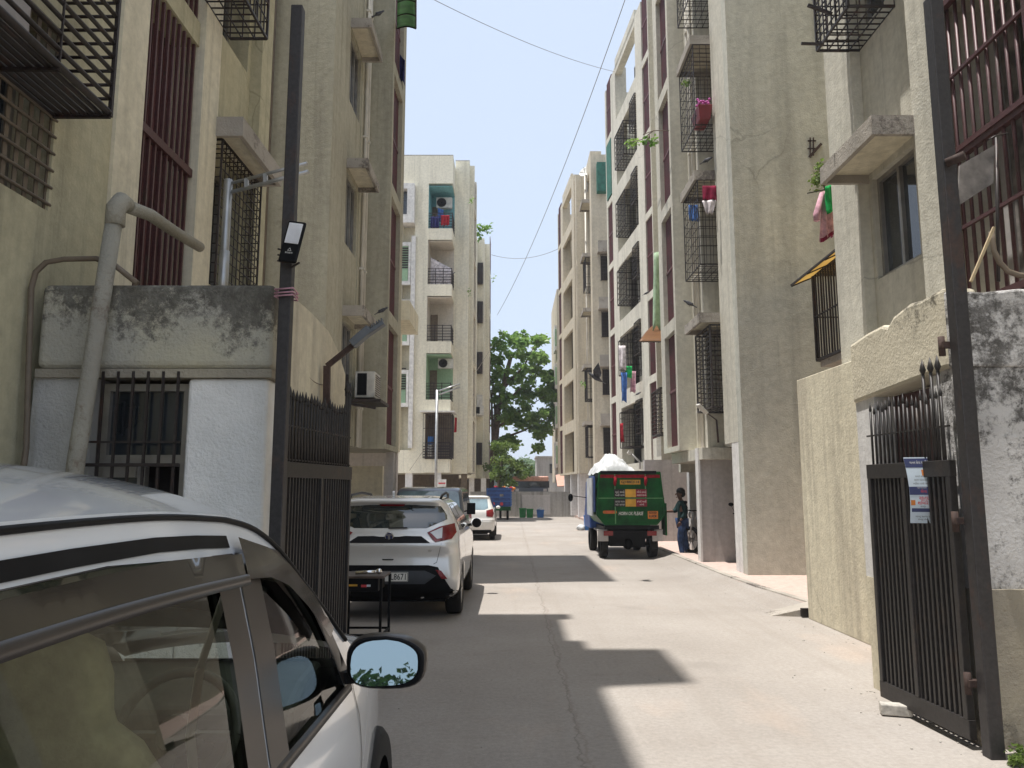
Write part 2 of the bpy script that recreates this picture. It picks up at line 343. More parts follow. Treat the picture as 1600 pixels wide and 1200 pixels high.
def road_material():
    m, nt, b = newmat('concrete road')
    g = nt.nodes.new('ShaderNodeNewGeometry')
    big = ramp(nt, noise(nt, .45, 8, rough=.6), [(.33, (0,0,0)), (.68, (1,1,1))])
    c = mix(nt, big.outputs[0], (.30,.268,.237), (.38,.345,.31))
    sp = ramp(nt, noise(nt, 1.8, 9, (1,2.2,1), rough=.68, dist=.6), [(.56, (0,0,0)), (.80, (.55,.55,.55))])
    c = mix(nt, sp.outputs[0], c, (.255,.215,.18))
    wr = ramp(nt, noise(nt, .8, 6, (1,.5,1), off=(7,0,0)), [(.6, (0,0,0)), (.75, (.5,.5,.5))])
    c = mix(nt, wr.outputs[0], c, (.46,.36,.29))
    fi = ramp(nt, noise(nt, 26, 8, (1,1,1), rough=.75), [(.3, (.8,.8,.8)), (.68, (1.1,1.1,1.1))])
    c = mix(nt, 1, c, fi.outputs[0], 'MULTIPLY')
    spk = ramp(nt, noise(nt, 9, 9, rough=.8), [(.66, (0,0,0)), (.70, (.55,.55,.55))])
    c = mix(nt, spk.outputs[0], c, (.22,.19,.165))
    st2 = ramp(nt, noise(nt, .9, 5, (1,1,1), rough=.5, off=(11,4,0)), [(.63, (0,0,0)), (.72, (.45,.45,.45))])
    c = mix(nt, st2.outputs[0], c, (.24,.215,.19))
    tr_ = ramp(nt, noise(nt, 1.1, 5, (3.2,.12,1), rough=.6), [(.52, (0,0,0)), (.66, (.28,.28,.28))])
    c = mix(nt, tr_.outputs[0], c, (.27,.235,.2))
    # wandering centre crack
    sx = nt.nodes.new('ShaderNodeSeparateXYZ'); nt.links.new(g.outputs['Position'], sx.inputs[0])
    def crackat(axis, pos, wid, amp, off, ns=1.6):
        n = N(nt, 'ShaderNodeMath', operation='MULTIPLY_ADD', i_1=amp, i_2=-pos-amp/2); nt.links.new(noise(nt, ns, 9, rough=.72, off=off), n.inputs[0])
        a = N(nt, 'ShaderNodeMath', operation='ADD'); nt.links.new(sx.outputs[axis], a.inputs[0]); nt.links.new(n.outputs[0], a.inputs[1])
        ab = N(nt, 'ShaderNodeMath', operation='ABSOLUTE'); nt.links.new(a.outputs[0], ab.inputs[0])
        return ramp(nt, ab.outputs[0], [(0, (.55,.55,.55)), (wid, (0,0,0))]).outputs[0]
    c = mix(nt, crackat(0, .43, .009, .28, (0,0,0)), c, (.13,.11,.09))
    c = mix(nt, crackat(0, .46, .02, .30, (0,0,.5), 2.2), c, (.24,.2,.17))
    for y, wd in ((4.3, .006), (13.2, .008), (18, .01), (22.6, .012), (27, .014), (31.5, .014)):
        c = mix(nt, crackat(1, y, wd, .05, (0, y, 0)), c, (.2,.17,.14))
    nt.links.new(c, b.inputs['Base Color']); b.inputs['Roughness'].default_value = .9; b.inputs['Specular IOR Level'].default_value = .25
    bump(nt, b, [(noise(nt, 1.2, 6), .8), (noise(nt, 60, 5), .5)], .01)
    return m
M['road'] = road_material()
M['dirt'] = plaster('dusty ground', (.36,.30,.24), (.3,.25,.2), (.2,.17,.13), .5, 1, False)
# ------------------------------------------------------------------ ground
g = MB(); g.box(-300, 300, -60, 400, -.6, -.03); tag(g.build('ground', M['dirt']), kind='structure')
g = MB(); P = []
for i in range(61):
    y = -6+i*.9; P.append([(x, y, 0) for x in (-9, -6, -3, 0, 1.5, 3.4, 6, 9, 12)])
g.grid(P, False); tag(g.build('road', M['road']), kind='structure')
# raised terrace of the right hand buildings with its concrete ramp
g = MB(); g.prism([(3.95,10.02),(9,10.02),(9,52),(3.75,52),(3.75,13)], lambda x,y: Vector((x,y,-.02)), lambda x,y: Vector((x,y,.12)))
tag(g.build('terrace', M['pinktile']), kind='structure')
g = MB(); pts = [(3.30,10.5,-.01),(3.40,12,-.01),(3.28,14,-.01),(3.32,16.5,-.01),(3.2,20,-.01)]
top = [(3.96,10.5,.124),(3.80,12.2,.124),(3.74,14,.124),(3.74,16.5,.124),(3.74,20,.124)]
for i in range(4):
    g.grid([[pts[i], pts[i+1]], [top[i], top[i+1]]], False)
tag(g.build('ramp', M['road']), kind='structure')
g = MB()
for a_, b_ in zip(top, top[1:]): g.hexa([(a_[0]-.02,a_[1],.10),(a_[0]+.11,a_[1],.10),(b_[0]+.11,b_[1],.10),(b_[0]-.02,b_[1],.10),(a_[0]-.01,a_[1],.142),(a_[0]+.10,a_[1],.142),(b_[0]+.10,b_[1],.142),(b_[0]-.01,b_[1],.142)])
tag(g.build('kerb', M['fascia']), kind='structure')
t = thing('drain_mouth', 'broken concrete slab edge over a small drain opening beside the cream compound wall', 'drain', (3.7,10.3,0))
g = MB(); g.hexa([(3.35,10.25,0),(3.98,10.15,0),(3.98,10.5,0),(3.38,10.5,0),(3.42,10.28,.02),(3.98,10.15,.15),(3.98,10.5,.16),(3.42,10.5,.03)]); g.build('slab', M['fascia'], t)
g = MB(); g.box(3.70,3.94,10.10,10.16,.01,.115); g.build('opening', M['dark'], t)
t = thing('kerb_drain', 'narrow steel strip and channel cover flush in the road at the gate line', 'drain cover', (.2,4.05,0))
g = MB(); g.box(-.33,.66,4.40,4.47,0,.012); g.build('cover_plate', M['galv'], t)
g = MB(); g.box(-1.2,-.34,4.42,4.47,0,.006); g.box(.67,1.15,4.42,4.47,0,.006); g.box(1.35,2.0,4.42,4.47,0,.006); g.build('channel_edge', M['fascia'], t)

# ------------------------------------------------------------------ building kit
def cells(mb, fr, s0, s1, d0, d1, z0, z1, holes=()):
    """wall slab with rectangular openings"""
    S = sorted({s0, s1, *[h[0] for h in holes], *[h[1] for h in holes]}); S = [s for s in S if s0 <= s <= s1]
    for a, b in zip(S, S[1:]):
        hs = sorted([h for h in holes if h[0] < b-1e-6 and h[1] > a+1e-6], key=lambda h: h[2])
        z = z0
        for h in hs:
            if h[2] > z: mb.fb(fr, a, b, d0, d1, z, h[2])
            z = h[3]
        if z1 > z: mb.fb(fr, a, b, d0, d1, z, z1)
def window(root, fr, s0, s1, z0, z1, d, fm='frame', nm=2, pane='glass', deep=.05):
    g = MB(); w_ = .05
    g.fb(fr, s0, s1, d-deep, d, z0, z0+w_); g.fb(fr, s0, s1, d-deep, d, z1-w_, z1)
    g.fb(fr, s0, s0+w_, d-deep, d, z0+w_, z1-w_); g.fb(fr, s1-w_, s1, d-deep, d, z0+w_, z1-w_)
    for i in range(1, nm):
        c = s0+(s1-s0)*i/nm; g.fb(fr, c-.025, c+.025, d-deep, d-.004, z0+w_, z1-w_)
    o = g.build('window', M[fm], root)
    g = MB(); g.fb(fr, s0+w_, s1-w_, d-deep-.02, d-deep+.004, z0+w_, z1-w_)
    p = g.build('pane', M[pane], root); p.parent = o
    return o
def ledge(root, fr, s0, s1, d0, d1, zt, th=.2):
    g = MB(); g.fb(fr, s0, s1, d0, d1, zt-.07, zt); g.fb(fr, s0, s1, d1-.05, d1+.003, zt-th, zt-.07)
    g.fb(fr, s0, s0+.05, d0, d1-.05, zt-th, zt-.07); g.fb(fr, s1-.05, s1, d0, d1-.05, zt-th, zt-.07)
    o = g.build('sunshade', [M['fascia']], root)
    g = MB(); g.fb(fr, s0+.05, s1-.05, d0, d1-.05, zt-.10, zt-.072); q = g.build('soffit', M['cream'], root); q.parent = o
    return o
def cage(root, fr, s0, s1, d0, d1, z0, z1, nh=9, nv=9, r=.012, mt='grille', bottom=True, diag=False, name='window_grille', top=True, sides=True, parent=None):
    g = MB(); P = fr.p
    def b(a, c, k=1): g.bar(a, c, r*k)
    for z in (z0, z1):
        b(P(s0,d1,z), P(s1,d1,z), 2)
        if sides:
            b(P(s0,d0,z), P(s0,d1,z), 2); b(P(s1,d0,z), P(s1,d1,z), 2)
    for s in (s0, s1): b(P(s,d1,z0), P(s,d1,z1), 2)
    for i in range(1, nv): s = s0+(s1-s0)*i/nv; b(P(s,d1,z0), P(s,d1,z1)); 
    for i in range(1, nv if bottom else 0):
        s = s0+(s1-s0)*i/nv; b(P(s,d0,z0), P(s,d1,z0))
        if top: b(P(s,d0,z1), P(s,d1,z1))
    for i in range(1, nh):
        z = z0+(z1-z0)*i/nh; b(P(s0,d1,z), P(s1,d1,z))
        if sides: b(P(s0,d0,z), P(s0,d1,z)); b(P(s1,d0,z), P(s1,d1,z))
    if sides:
        nd = max(2, int(abs(d1-d0)/.12))
        for i in range(nd):
            d = d0+(d1-d0)*i/nd
            b(P(s0,d,z0), P(s0,d,z1)); b(P(s1,d,z0), P(s1,d,z1))
            if bottom: b(P(s0,d,z0), P(s1,d,z0))
    if diag:
        for i in range(nh):
            za = z0+(z1-z0)*i/nh; zb = z0+(z1-z0)*(i+1)/nh; m = (s0+s1)/2
            b(P(s0,d1,za), P(s0+.12,d1,zb)); b(P(s0+.12,d1,za), P(s0,d1,zb))
    o = g.build(name, M[mt], root)
    if parent: o.parent = parent
    return o
def louvre(root, fr, s0, s1, z0, z1, d, n=None, mid=True, mt='maroonb'):
    g = MB(); n = n or max(3, int((s1-s0)/.11))
    g.fb(fr, s0, s1, d-.04, d-.02, z0, z1)
    for i in range(n):
        a = s0+(s1-s0)*(i+.5)/n; g.fb(fr, a-.018, a+.018, d-.02, d, z0, z1)
    if mid: m = z0+(z1-z0)*.5; g.fb(fr, s0, s1, d-.021, d+.012, m-.03, m+.03)
    return g.build('louvre_panel', M[mt], root)
def pipes(root, fr, ss, d, z0, z1, r=.04, mt='pvc'):
    for s in ss:
        g = MB(); g.tube([fr.p(s,d,z0), fr.p(s,d,z1)], r, 8)
        z = z0+.8
        while z < z1: g.fb(fr, s-r-.012, s+r+.012, d-r-.01, d+r+.01, z, z+.05); z += 3.0
        g.build('drainpipe', M[mt], root)
LV = [2.5, 5.5, 8.5, 11.5, 14.5, 17.5]

def module(root, fr, wm, H, cages, rec=.34, step=.39, floors=5, wins=True, zoff=0, fm='frame', L=5.0, bulk=6.0, p0=.9, p1=2.2, w1=3.2, colz=.12):
    """one stair-and-bathroom bay: pilaster, window recess, pipe strip, then the projecting louvred strip"""
    g = MB(); z0 = 2.5+zoff
    g.fb(fr, 0, L, -bulk, -.6, z0, H-.6)                                    # body
    g.fb(fr, 0, p0, -.6, 0, z0, H)
    hs = [(p0+.12, p1-.12, lv+zoff+.95, lv+zoff+2.42) for lv in LV[:floors]]
    cells(g, fr, p0, p1, -.6, -rec, z0, H-.9, hs)
    g.fb(fr, p0, p1, -.6, 0, H-.9, H)
    g.fb(fr, p1, w1, -.6, 0, z0, H)
    panels = [(w1+.18, L-.45, lv+zoff+.12, lv+zoff+2.82) for lv in LV[:floors]]
    cells(g, fr, w1, L, step-.3, step, z0, H, panels)
    g.fb(fr, w1, w1+.12, -.6, step-.3, z0, H); g.fb(fr, L-.12, L, -.6, step-.3, z0, H)
    g.fb(fr, w1+.12, L-.12, -.6, -.45, z0, H); g.fb(fr, w1+.12, L-.12, -.45, step-.3, z0, z0+.1)
    g.build('wall', M[wm], root)
    for i, lv in enumerate(LV[:floors]):
        z = lv+zoff
        window(root, fr, p0+.12, p1-.12, z+.95, z+2.42, -rec-.06, fm, 3)
        ledge(root, fr, p0, p1+.02, -.34, .42, z+2.65)
        louvre(root, fr, w1+.18, L-.45, z+.12, z+2.82, step-.1)
        if i in cages:
            k = cages[i]
            if k == 'box': cage(root, fr, p0+.02, p1, -.34, .36, z+.65, z+2.45, 9, 8, .010)
            if k == 'tri': cage(root, fr, p0+.02, p1-.05, -.34, .2, z+.75, z+2.4, 16, 4, .015, diag=True)
            if k == 'bars': cage(root, fr, p0+.02, p1, -.34, .25, z+.8, z+2.42, 3, 9, .014)
    pipes(root, fr, (p1+.25, p1+.5), .05, z0, H)

def strip_bay(root, fr, wm, H, s0, seq, floors=5, zoff=0, z0=2.5, beams=True):
    """seq of (kind, length): P panel strip, W wall, B deep balcony bay; returns the end s"""
    g = MB(); s = s0; out = []
    for kind, ln in seq:
        e = s+ln
        if kind == 'W': g.fb(fr, s, e, -.5, 0, z0, H)
        if kind == 'P':
            cells(g, fr, s, e, -.12, 0, z0, H, [(s, e, lv+zoff+.12, lv+zoff+2.85) for lv in LV[:floors]])
            g.fb(fr, s, e, -.5, -.2, z0, H); out.append(('P', s, e))
        if kind == 'B':
            for lv in LV[:floors]:
                g.fb(fr, s, e, -.8, 0, lv+zoff-.06 if lv > 2.5 else z0, lv+zoff+.12); g.fb(fr, s, e, -.12, 0, lv+zoff+2.45, lv+zoff+2.94)
            g.fb(fr, s, e, -1.5, -.8, z0, H-2.4)
            g.fb(fr, s, e, -.3, 0, H-.35, H); out.append(('B', s, e))
        s = e
    g.fb(fr, s0, s, -7, -1.5, z0, H-2.4)
    g.fb(fr, s0, s0+.15, -1.5, -.5, z0, H); g.fb(fr, s-.15, s, -1.5, -.5, z0, H)
    g.build('wall', M[wm], root)
    for k, a, b in out:
        for i, lv in enumerate(LV[:floors]):
            z = lv+zoff
            if k == 'P': louvre(root, fr, a, b, z+.12, z+2.85, -.04)
            else: window(root, fr, a+.9, b-.5, z+1.0, z+2.3, -.74, 'frame', 3)
    return s

# ------------------------------------------------------------------ right hand building A+B (one block)
FA = Fr(4.18, 14.2, 0, 1)
A = thing('apartment_building', 'tall beige apartment block with blank end wall and maroon louvred strips behind the green truck', 'apartment building', (6, 17, 0))
module(A, FA, 'wallR', 20.2, {0: 'tri', 1: 'box', 2: 'box', 3: 'box'})
g = MB(); g.fb(FA, -.28, 0, -8, 0, 2.6, 20.2); g.fb(FA, -.28, 0, -8, .0, .0, 2.6); g.build('end_wall', M['endwall'], A)
g = MB(); g.fb(FA, .0, .45, -.35, -.004, .12, 2.5); g.build('column', M['white'], A)
g = MB(); g.box(4.18-.18, 5.0, 16.45, 16.65, .12, 2.5); g.build('column', M['colgrey'], A)
g = MB(); g.box(3.955,3.998,16.40,16.66,.12,2.5); g.build('column', M['white'], A)
g = MB(); g.box(4.45,4.75,19.4,19.7,.12,2.5); g.build('column', M['white'], A)
g = MB(); g.box(3.95,7.4,23.0,23.2,.12,2.5); g.box(7.4,7.6,14.5,26,.12,2.5); g.box(5.3,7.4,19.3,19.5,.12,2.5); g.build('parking_wall', M['colgrey'], A)
g = MB(); g.fb(FA, 1.9, 5.0, -.5, .2, 2.25, 2.49); g.box(4.2,4.9,19.2,19.45,2.05,2.49); g.build('beam', M['wallR'], A)
# recessed stretch between the two projecting strips
FG = Fr(5.35, 19.2, 0, 1)
g = MB(); g.fb(FG, 0, 7.0, -5, 0, 2.5, 20); g.build('wall', M['cream'], A)
pipes(A, FG, (6.2, 6.6), .08, 2.5, 20)
cage(A, FG, 4.4, 5.9, 0, .75, 3.35, 4.75, 11, 6, .02)
g = MB(); g.fb(FG, 5.2, 6.6, 0, .62, 2.3, 3.3); g.build('balcony_box', M['wallR'], A)
FB = Fr(4.98, 26.1, -.08, 1)
B = thing('apartment_building', 'beige apartment block with balcony bays, cages and a green screened panel beyond the truck', 'apartment building', (7, 30, 0))
strip_bay(B, FB, 'wallR', 20.1, 0, [('W', .1), ('P', .9), ('W', 1.0), ('B', 3.6), ('W', 1.0), ('P', 1.0), ('W', .25)], 6)
g = MB(); g.fb(FB, 0, 7.85, -2.6, .0, 2.3, 2.497); g.build('beam', M['wallR'], B)
for s in (0.1, 4.0, 7.5):
    g = MB(); g.fb(FB, s, s+.3, -.6, -.1, .12, 2.3); g.build('column', M['white'], B)
g = MB(); g.fb(FB, 0, 7.8, -4.2, -4, .12, 2.3); g.build('parking_wall', M['colgrey'], B)
for z, kind in ((2.5,'d'), (5.5,'d'), (8.5,'g'), (11.5,'d'), (14.5,'d')):
    cage(B, FB, 3.9, 5.55, -.8, .08, z+.8, z+2.25, 6, 6, .016, sides=True)
    cage(B, FB, 2.05, 2.9, -.8, .05, z+1.2, z+2.45, 7, 5, .014)
g = MB(); g.fb(FB, 6.62, 7.62, -.02, .02, 14.7, 17.3); g.build('shade_cloth', M['darkgreen'], B)
# ------------------------------------------------------------------ right hand building C
FC = Fr(4.18, 39.1, 0, 1)
Cb = thing('apartment_building', 'farthest pale block on the right with satellite dishes on its roof edge', 'apartment building', (6, 42, 0))
module(Cb, FC, 'wallC', 19.6, {0: 'bars', 1: 'bars', 3: 'bars'}, step=.5, floors=5, L=4.0, p0=.6, p1=2.0, w1=3.1)
g = MB(); g.fb(FC, -.25, 0, -3.2, 0, 2.4, 19.3); g.build('end_wall', M['wallC'], Cb)
FC2 = Fr(3.62, 43.1, -.08, 1)
strip_bay(Cb, FC2, 'wallC', 20.0, 0, [('W', .9), ('B', 3.6), ('W', .9), ('P', 1.2), ('W', .15)], 6)
for s in (-3.9, -.1, 2.5, 5.0):
    g = MB(); g.fb(FC2, s, s+.3, -.9, -.06, 0.12, 2.5); g.build('column', M['white'], Cb)
g = MB(); g.fb(FC2, 0, 6.7, -3.2, -3, .12, 2.5); g.fb(FC2, -4, -3.85, -3.2, -1.0, .12, 2.5); g.build('parking_wall', M['colgrey'], Cb)
for z in (2.5, 5.5, 8.5, 11.5):   # caged windows in its end wall
    FE = Fr(0, 0, 0, 1)
    g = MB(); g.box(4.62, 5.25, 38.80, 38.85, z+.9, z+2.2); w_ = g.build('window', M['dark'], Cb)
    gg = MB()
    for i in range(7): gg.bar((4.62+i*.105, 38.6, z+.9), (4.62+i*.105, 38.6, z+2.2), .025)
    for i in range(8): gg.bar((4.62, 38.6, z+.9+i*.186), (5.25, 38.6, z+.9+i*.186), .02)
    for zz in (z+.9, z+2.2):
        for x in (4.62, 5.25): gg.bar((x, 38.6, zz), (x, 38.85, zz), .03)
    q = gg.build('window_grille', M['grille'], Cb)
    g = MB(); g.box(4.45, 5.4, 38.35, 38.85, z+2.3, z+2.42); g.box(4.45,5.4,38.35,38.4,z+2.42,z+2.9); g.build('sunshade', M['fascia'], Cb)
# end boxes of a further block
t = thing('apartment_building', 'sliver of a further pale block with box windows at the street end on the right', 'apartment building', (4, 58, 0))
g = MB(); g.box(3.35, 8, 56, 64, 2.2, 16.5); g.build('wall', M['wallC'], t)
for z in (3.2, 6.1, 9.0, 11.9):
    g = MB(); g.box(3.18,3.35,56.2,58,z,z+1.9); q = g.build('window', M['framew'], t)
    g = MB(); g.box(3.2,3.33,56.17,56.2,z+.3,z+1.6); g.build('pane', M['mint'], t).parent = q

# ------------------------------------------------------------------ right near building R0
FR0 = Fr(3.98, 5.0, .0, 1)
R0 = thing('apartment_building', 'near beige apartment block on the right with a concrete sunshade over a sliding window', 'apartment building', (6, 7, 0))
H0 = 16.5
g = MB()
g.fb(FR0, -3, 4.15, -6, -.7, 0, H0)
g.fb(FR0, -3, .45, -.7, 0, 0, H0)                    # pilaster far right
g.fb(FR0, .45, 1.65, -.7, -.5, 0, H0)                # behind the louvres
g.fb(FR0, .45, 1.65, -.5, -.02, 0, 3.2)
for z in (6.05, 9.05, 12.05): g.fb(FR0, .45, 1.65, -.5, -.02, z, z+.28)
g.fb(FR0, 1.65, 2.2, -.7, 0, 0, H0)
hol = [(2.44, 3.36, z+1.45, z+2.62) for z in (2.5, 5.5, 8.5, 11.5)]
cells(g, FR0, 2.2, 3.44, -.7, -.12, 0, H0, hol)
g.fb(FR0, 3.44, 4.15, -.7, 0, 0, H0)
g.build('wall', M['wallR'], R0)
for i, h in enumerate(hol): window(R0, FR0, h[0], h[1], h[2], h[3], -.18, 'frame', 2)
for z in (5.3, 8.3, 11.3): ledge(R0, FR0, 2.18, 3.46, -.12, .42, z)
cage(R0, FR0, 2.6, 3.44, -.12, .38, 6.75, 8.1, 12, 8, .013)
cage(R0, FR0, .48, 1.62, -.02, .0, 3.2, 6.03, 4, 1, .03, 'maroon', False, sides=False, name='iron_bars')
g = MB()
for i in range(9): s = .55+i*.125; g.tube([FR0.p(s,-.03,3.2), FR0.p(s,-.03,6.04)], .016, 6)
g.fb(FR0, .46, 1.64, -.06, -.0, 4.55, 4.66); g.build('iron_bars', M['maroon'], R0)
g = MB()
for i in range(9): s = .55+i*.125; g.tube([FR0.p(s,-.03,6.34), FR0.p(s,-.03,9.04)], .016, 6)
g.build('iron_bars', M['maroon'], R0)
for s, ww, c in ((.6,.12,'framew'),(.85,.1,'paper'),(1.2,.22,'bag'),(1.45,.12,'colgrey')):
    g = MB(); g.fb(FR0, s, s+ww, -.44, -.4, 3.3, 5.9); g.build('inner_sheet', M[c], R0)
# recessed wing between R0 and the blank end wall
FW = Fr(6.15, 9.15, 0, 1)
g = MB(); g.fb(FW, 0, 4.8, -4, 0, 0, 16.5); g.build('wing_wall', M['cream'], R0)
cage(R0, FW, 2.4, 3.75, 0, .95, 3.8, 5.3, 2, 13, .022, 'grille')
g = MB(); g.fb(FW, 2.4, 3.75, 0, .9, 3.68, 3.79); g.build('balcony_slab', M['fascia'], R0)
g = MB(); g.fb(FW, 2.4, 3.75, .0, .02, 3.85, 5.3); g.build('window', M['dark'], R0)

# ------------------------------------------------------------------ left near building L1 (levels half a metre higher)
FL = Fr(-3.25, 0, 0, -1)
L1 = thing('apartment_building', 'near yellowed apartment block on the left with barred maroon window strip above the gate cabin', 'apartment building', (-6, 6, 0))
H1 = 17.6
g = MB()
g.fb(FL, -3, 9.72, -6, -.75, 0, H1)
hol = [(3.75, 5.16, 3.55, 4.9), (3.3, 5.2, 6.2, 7.9)]
cells(g, FL, -3, 5.9, -.75, 0, 0, H1, hol)
g.fb(FL, 6.33, 7.5, -.75, -.5, 0, H1); g.fb(FL, 6.33, 7.5, -.5, -.0, 0, 3.1)
for z in (6.22, 9.2, 12.2): g.fb(FL, 6.33, 7.5, -.5, -.03, z, z+.26)
hol2 = [(8.05, 9.2, z+1.4, z+2.95) for z in (2.5, 5.5, 8.5, 11.5)]
cells(g, FL, 7.93, 9.32, -.75, -.14, 0, H1, hol2)
g.fb(FL, 9.32, 9.72, -.75, 0, 0, H1)
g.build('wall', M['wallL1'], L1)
g = MB(); g.fb(FL, 5.9, 6.33, -.75, .03, 0, H1); g.fb(FL, 7.5, 7.93, -.75, .03, 0, H1); g.build('pilaster', M['cream'], L1)
window(L1, FL, 3.75, 5.16, 3.55, 4.9, -.3, 'frame', 3)
for h in hol2[:2]: window(L1, FL, *h, -.4, 'frame', 3)
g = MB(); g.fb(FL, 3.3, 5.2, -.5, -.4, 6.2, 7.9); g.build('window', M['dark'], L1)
# woven grille of the lower window
g = MB()
for i in range(11): z = 3.6+i*.125; g.tube([FL.p(3.7,.0,z), FL.p(5.18,.0,z)], .012, 6)
for i in range(13): s = 3.78+i*.115; g.fb(FL, s-.02, s+.02, -.03, -.02, 3.55, 4.9)
g.build('window_grille', M['conduit'], L1)
# big box grille above it, long horizontal bars
g = MB()
for i in range(14):
    z = 4.26+i*.105
    g.tube([FL.p(2.2,.4,z), FL.p(5.12,.4,z)], .017 if i else .026, 6); g.tube([FL.p(5.12,.0,z), FL.p(5.12,.4,z)], .012, 6)
for i in range(8): d = i*.057; g.tube([FL.p(2.2,d,4.25), FL.p(5.12,d,4.25)], .019, 6)
for s in (2.2, 3.4, 4.5, 5.12): g.bar(FL.p(s,0,4.23), FL.p(s,.41,4.23), .022); g.bar(FL.p(s,.41,4.23), FL.p(s,.41,5.7), .026 if s > 5 or s < 3 else .012)
g.build('window_grille', M['grille'], L1)
g = MB(); g.fb(FL, 2.5, 4.75, .004, .03, 4.5, 5.9); g.build('shutter', M['colgrey'], L1)
# maroon barred strip
for (za, zb) in ((3.1, 4.78), (4.86, 6.2), (6.5, 9.18)):
    g = MB()
    for i in range(10): s = 6.39+i*.115; g.fb(FL, s-.014, s+.014, -.07, -.04, za, zb)
    g.build('iron_bars', M['maroon'], L1)
g = MB(); g.fb(FL, 6.34, 7.49, -.09, -.02, 4.78, 4.86); g.build('transom', M['maroon'], L1)
for s, ww, c in ((6.35,.1,'maroonb'),(6.6,.14,'maroonb'),(6.85,.12,'colgrey'),(7.05,.16,'maroonb'),(7.3,.18,'maroonb')):
    g = MB(); g.fb(FL, s, s+ww, -.36, -.3, 3.1, 6.2); g.build('shutter_slat', M[c], L1)
ledge(L1, FL, 7.9, 9.32, -.14, .32, 5.65, .22); ledge(L1, FL, 7.9, 9.32, -.14, .32, 8.65, .22)
cage(L1, FL, 7.97, 9.28, -.14, .08, 3.6, 5.42, 17, 11, .010)
cage(L1, FL, 6.8, 8.15, .03, .45, 6.72, 8.4, 8, 12, .013)
g = MB(); g.box(-6.5,-3.3,5.95,7.35,H1,21.3); g.build('stair_tower', M['wallL1'], L1)

# ------------------------------------------------------------------ left middle building L2 (mirror of A)
FM = Fr(-3.28, 13.5, 0, -1)
L2 = thing('apartment_building', 'shaded olive grey apartment block on the left with stacked concrete sunshades', 'apartment building', (-6, 16, 0))
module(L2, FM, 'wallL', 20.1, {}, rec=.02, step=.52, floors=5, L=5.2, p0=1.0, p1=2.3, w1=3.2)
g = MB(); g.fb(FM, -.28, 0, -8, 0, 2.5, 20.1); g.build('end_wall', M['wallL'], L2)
g = MB(); g.tube([(-4.4,13.19,0),(-4.4,13.19,20)],.03,8); g.build('drainpipe', M['conduit'], L2)
g = MB(); g.fb(FM, -.28, 5.2, .0, .5, 20.1, 20.4); g.build('shadow_overhang', M['wallL'], L2)  # unseen overhang, added to set the shadow edge on the road
g = MB(); g.box(-3.55,-3.2,14.6,15.0,0,2.5); g.build('column', M['colgrey'], L2)
g = MB(); g.box(-2.98,-2.8,18.2,18.5,0,2.5); g.build('column', M['colgrey'], L2)
g = MB(); g.box(-5.2,-3.2,19.1,19.3,0,2.2); g.build('parking_wall', M['cream'], L2)
# low annexe beyond
FX = Fr(-3.42, 18.9, 0, -1)
g = MB(); cells(g, FX, 0, 4.6, -3, 0, 2.75, 6.7, [(2.2, 3.3, 3.3, 5.2)]); g.build('annexe_wall', M['cream'], L2)
window(L2, FX, 2.2, 3.3, 3.3, 5.2, -.06, 'frame', 2)
g = MB(); g.fb(FX, 1.6, 3.6, 0, .62, 6.2, 6.75); g.build('beam', M['cream'], L2)
g = MB(); g.fb(FX, 3.9, 4.6, -2, -.3, 0, 2.75); g.fb(FX, 4.3,4.6,-.3,-.05,0,2.75); g.build('column', M['colgrey'], L2)
# ------------------------------------------------------------------ far left buildings
L3 = thing('apartment_building', 'sunlit cream block facing the camera with a stack of corner balconies, turquoise one on top', 'apartment building', (-5, 41, 0))
g = MB(); zt = 19.3
g.box(-9, -5.75, 39, 45, 2.45, zt); g.box(-5.75, -5.12, 39.5, 45, 2.45, zt)
g.box(-5.12, -4.42, 39, 45, 2.45, zt); g.box(-4.42, -3.14, 40.6, 45, 2.45, zt)
g.box(-4.42, -3.14, 39, 40.6, 17.75, zt); g.box(-3.14, -2.36, 40.7, 45, 2.45, 19.75)
for i in range(5):
    z = 2.47+3.03*i; g.box(-4.42, -3.14, 39, 40.6, z+(.06 if i else 0), z+.68)
g.box(-5.75,-5.12,39,39.5,17.3,zt); g.box(-5.75,-5.12,39,39.5,2.45,3.6)
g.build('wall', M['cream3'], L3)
g = MB(); g.box(-9,-3.14,39,39.25,zt,zt+.05); g.box(-3.14,-2.36,40.7,40.9,19.75,19.8); g.build('coping', M['fascia'], L3)
g = MB(); g.box(-5.26,-5.04,38.8,38.99,3.7,14.8); g.build('fin', M['framew'], L3)
for i, c in enumerate(['brownroom','mint','balwhite','balwhite','teal']):
    z = 3.15+3.03*i; mt = M['room'] if c == 'brownroom' else M[c]
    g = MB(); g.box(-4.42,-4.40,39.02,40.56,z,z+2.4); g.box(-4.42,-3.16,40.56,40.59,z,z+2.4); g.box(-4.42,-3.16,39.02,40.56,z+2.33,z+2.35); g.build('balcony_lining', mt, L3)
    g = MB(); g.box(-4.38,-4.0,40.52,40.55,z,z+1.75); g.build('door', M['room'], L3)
    g = MB()
    for k in range(6): zz = z+.1+k*.15; g.bar((-4.42,39.05,zz),(-3.16,39.05,zz),.03); g.bar((-3.16,39.05,zz),(-3.16,40.6,zz),.03)
    for x in (-4.4,-4.0,-3.6,-3.16): g.bar((x,39.05,z),(x,39.05,z+.88),.04)
    for y in (39.6,40.2): g.bar((-3.16,y,z),(-3.16,y,z+.88),.04)
    g.build('railing', M['grille'], L3)
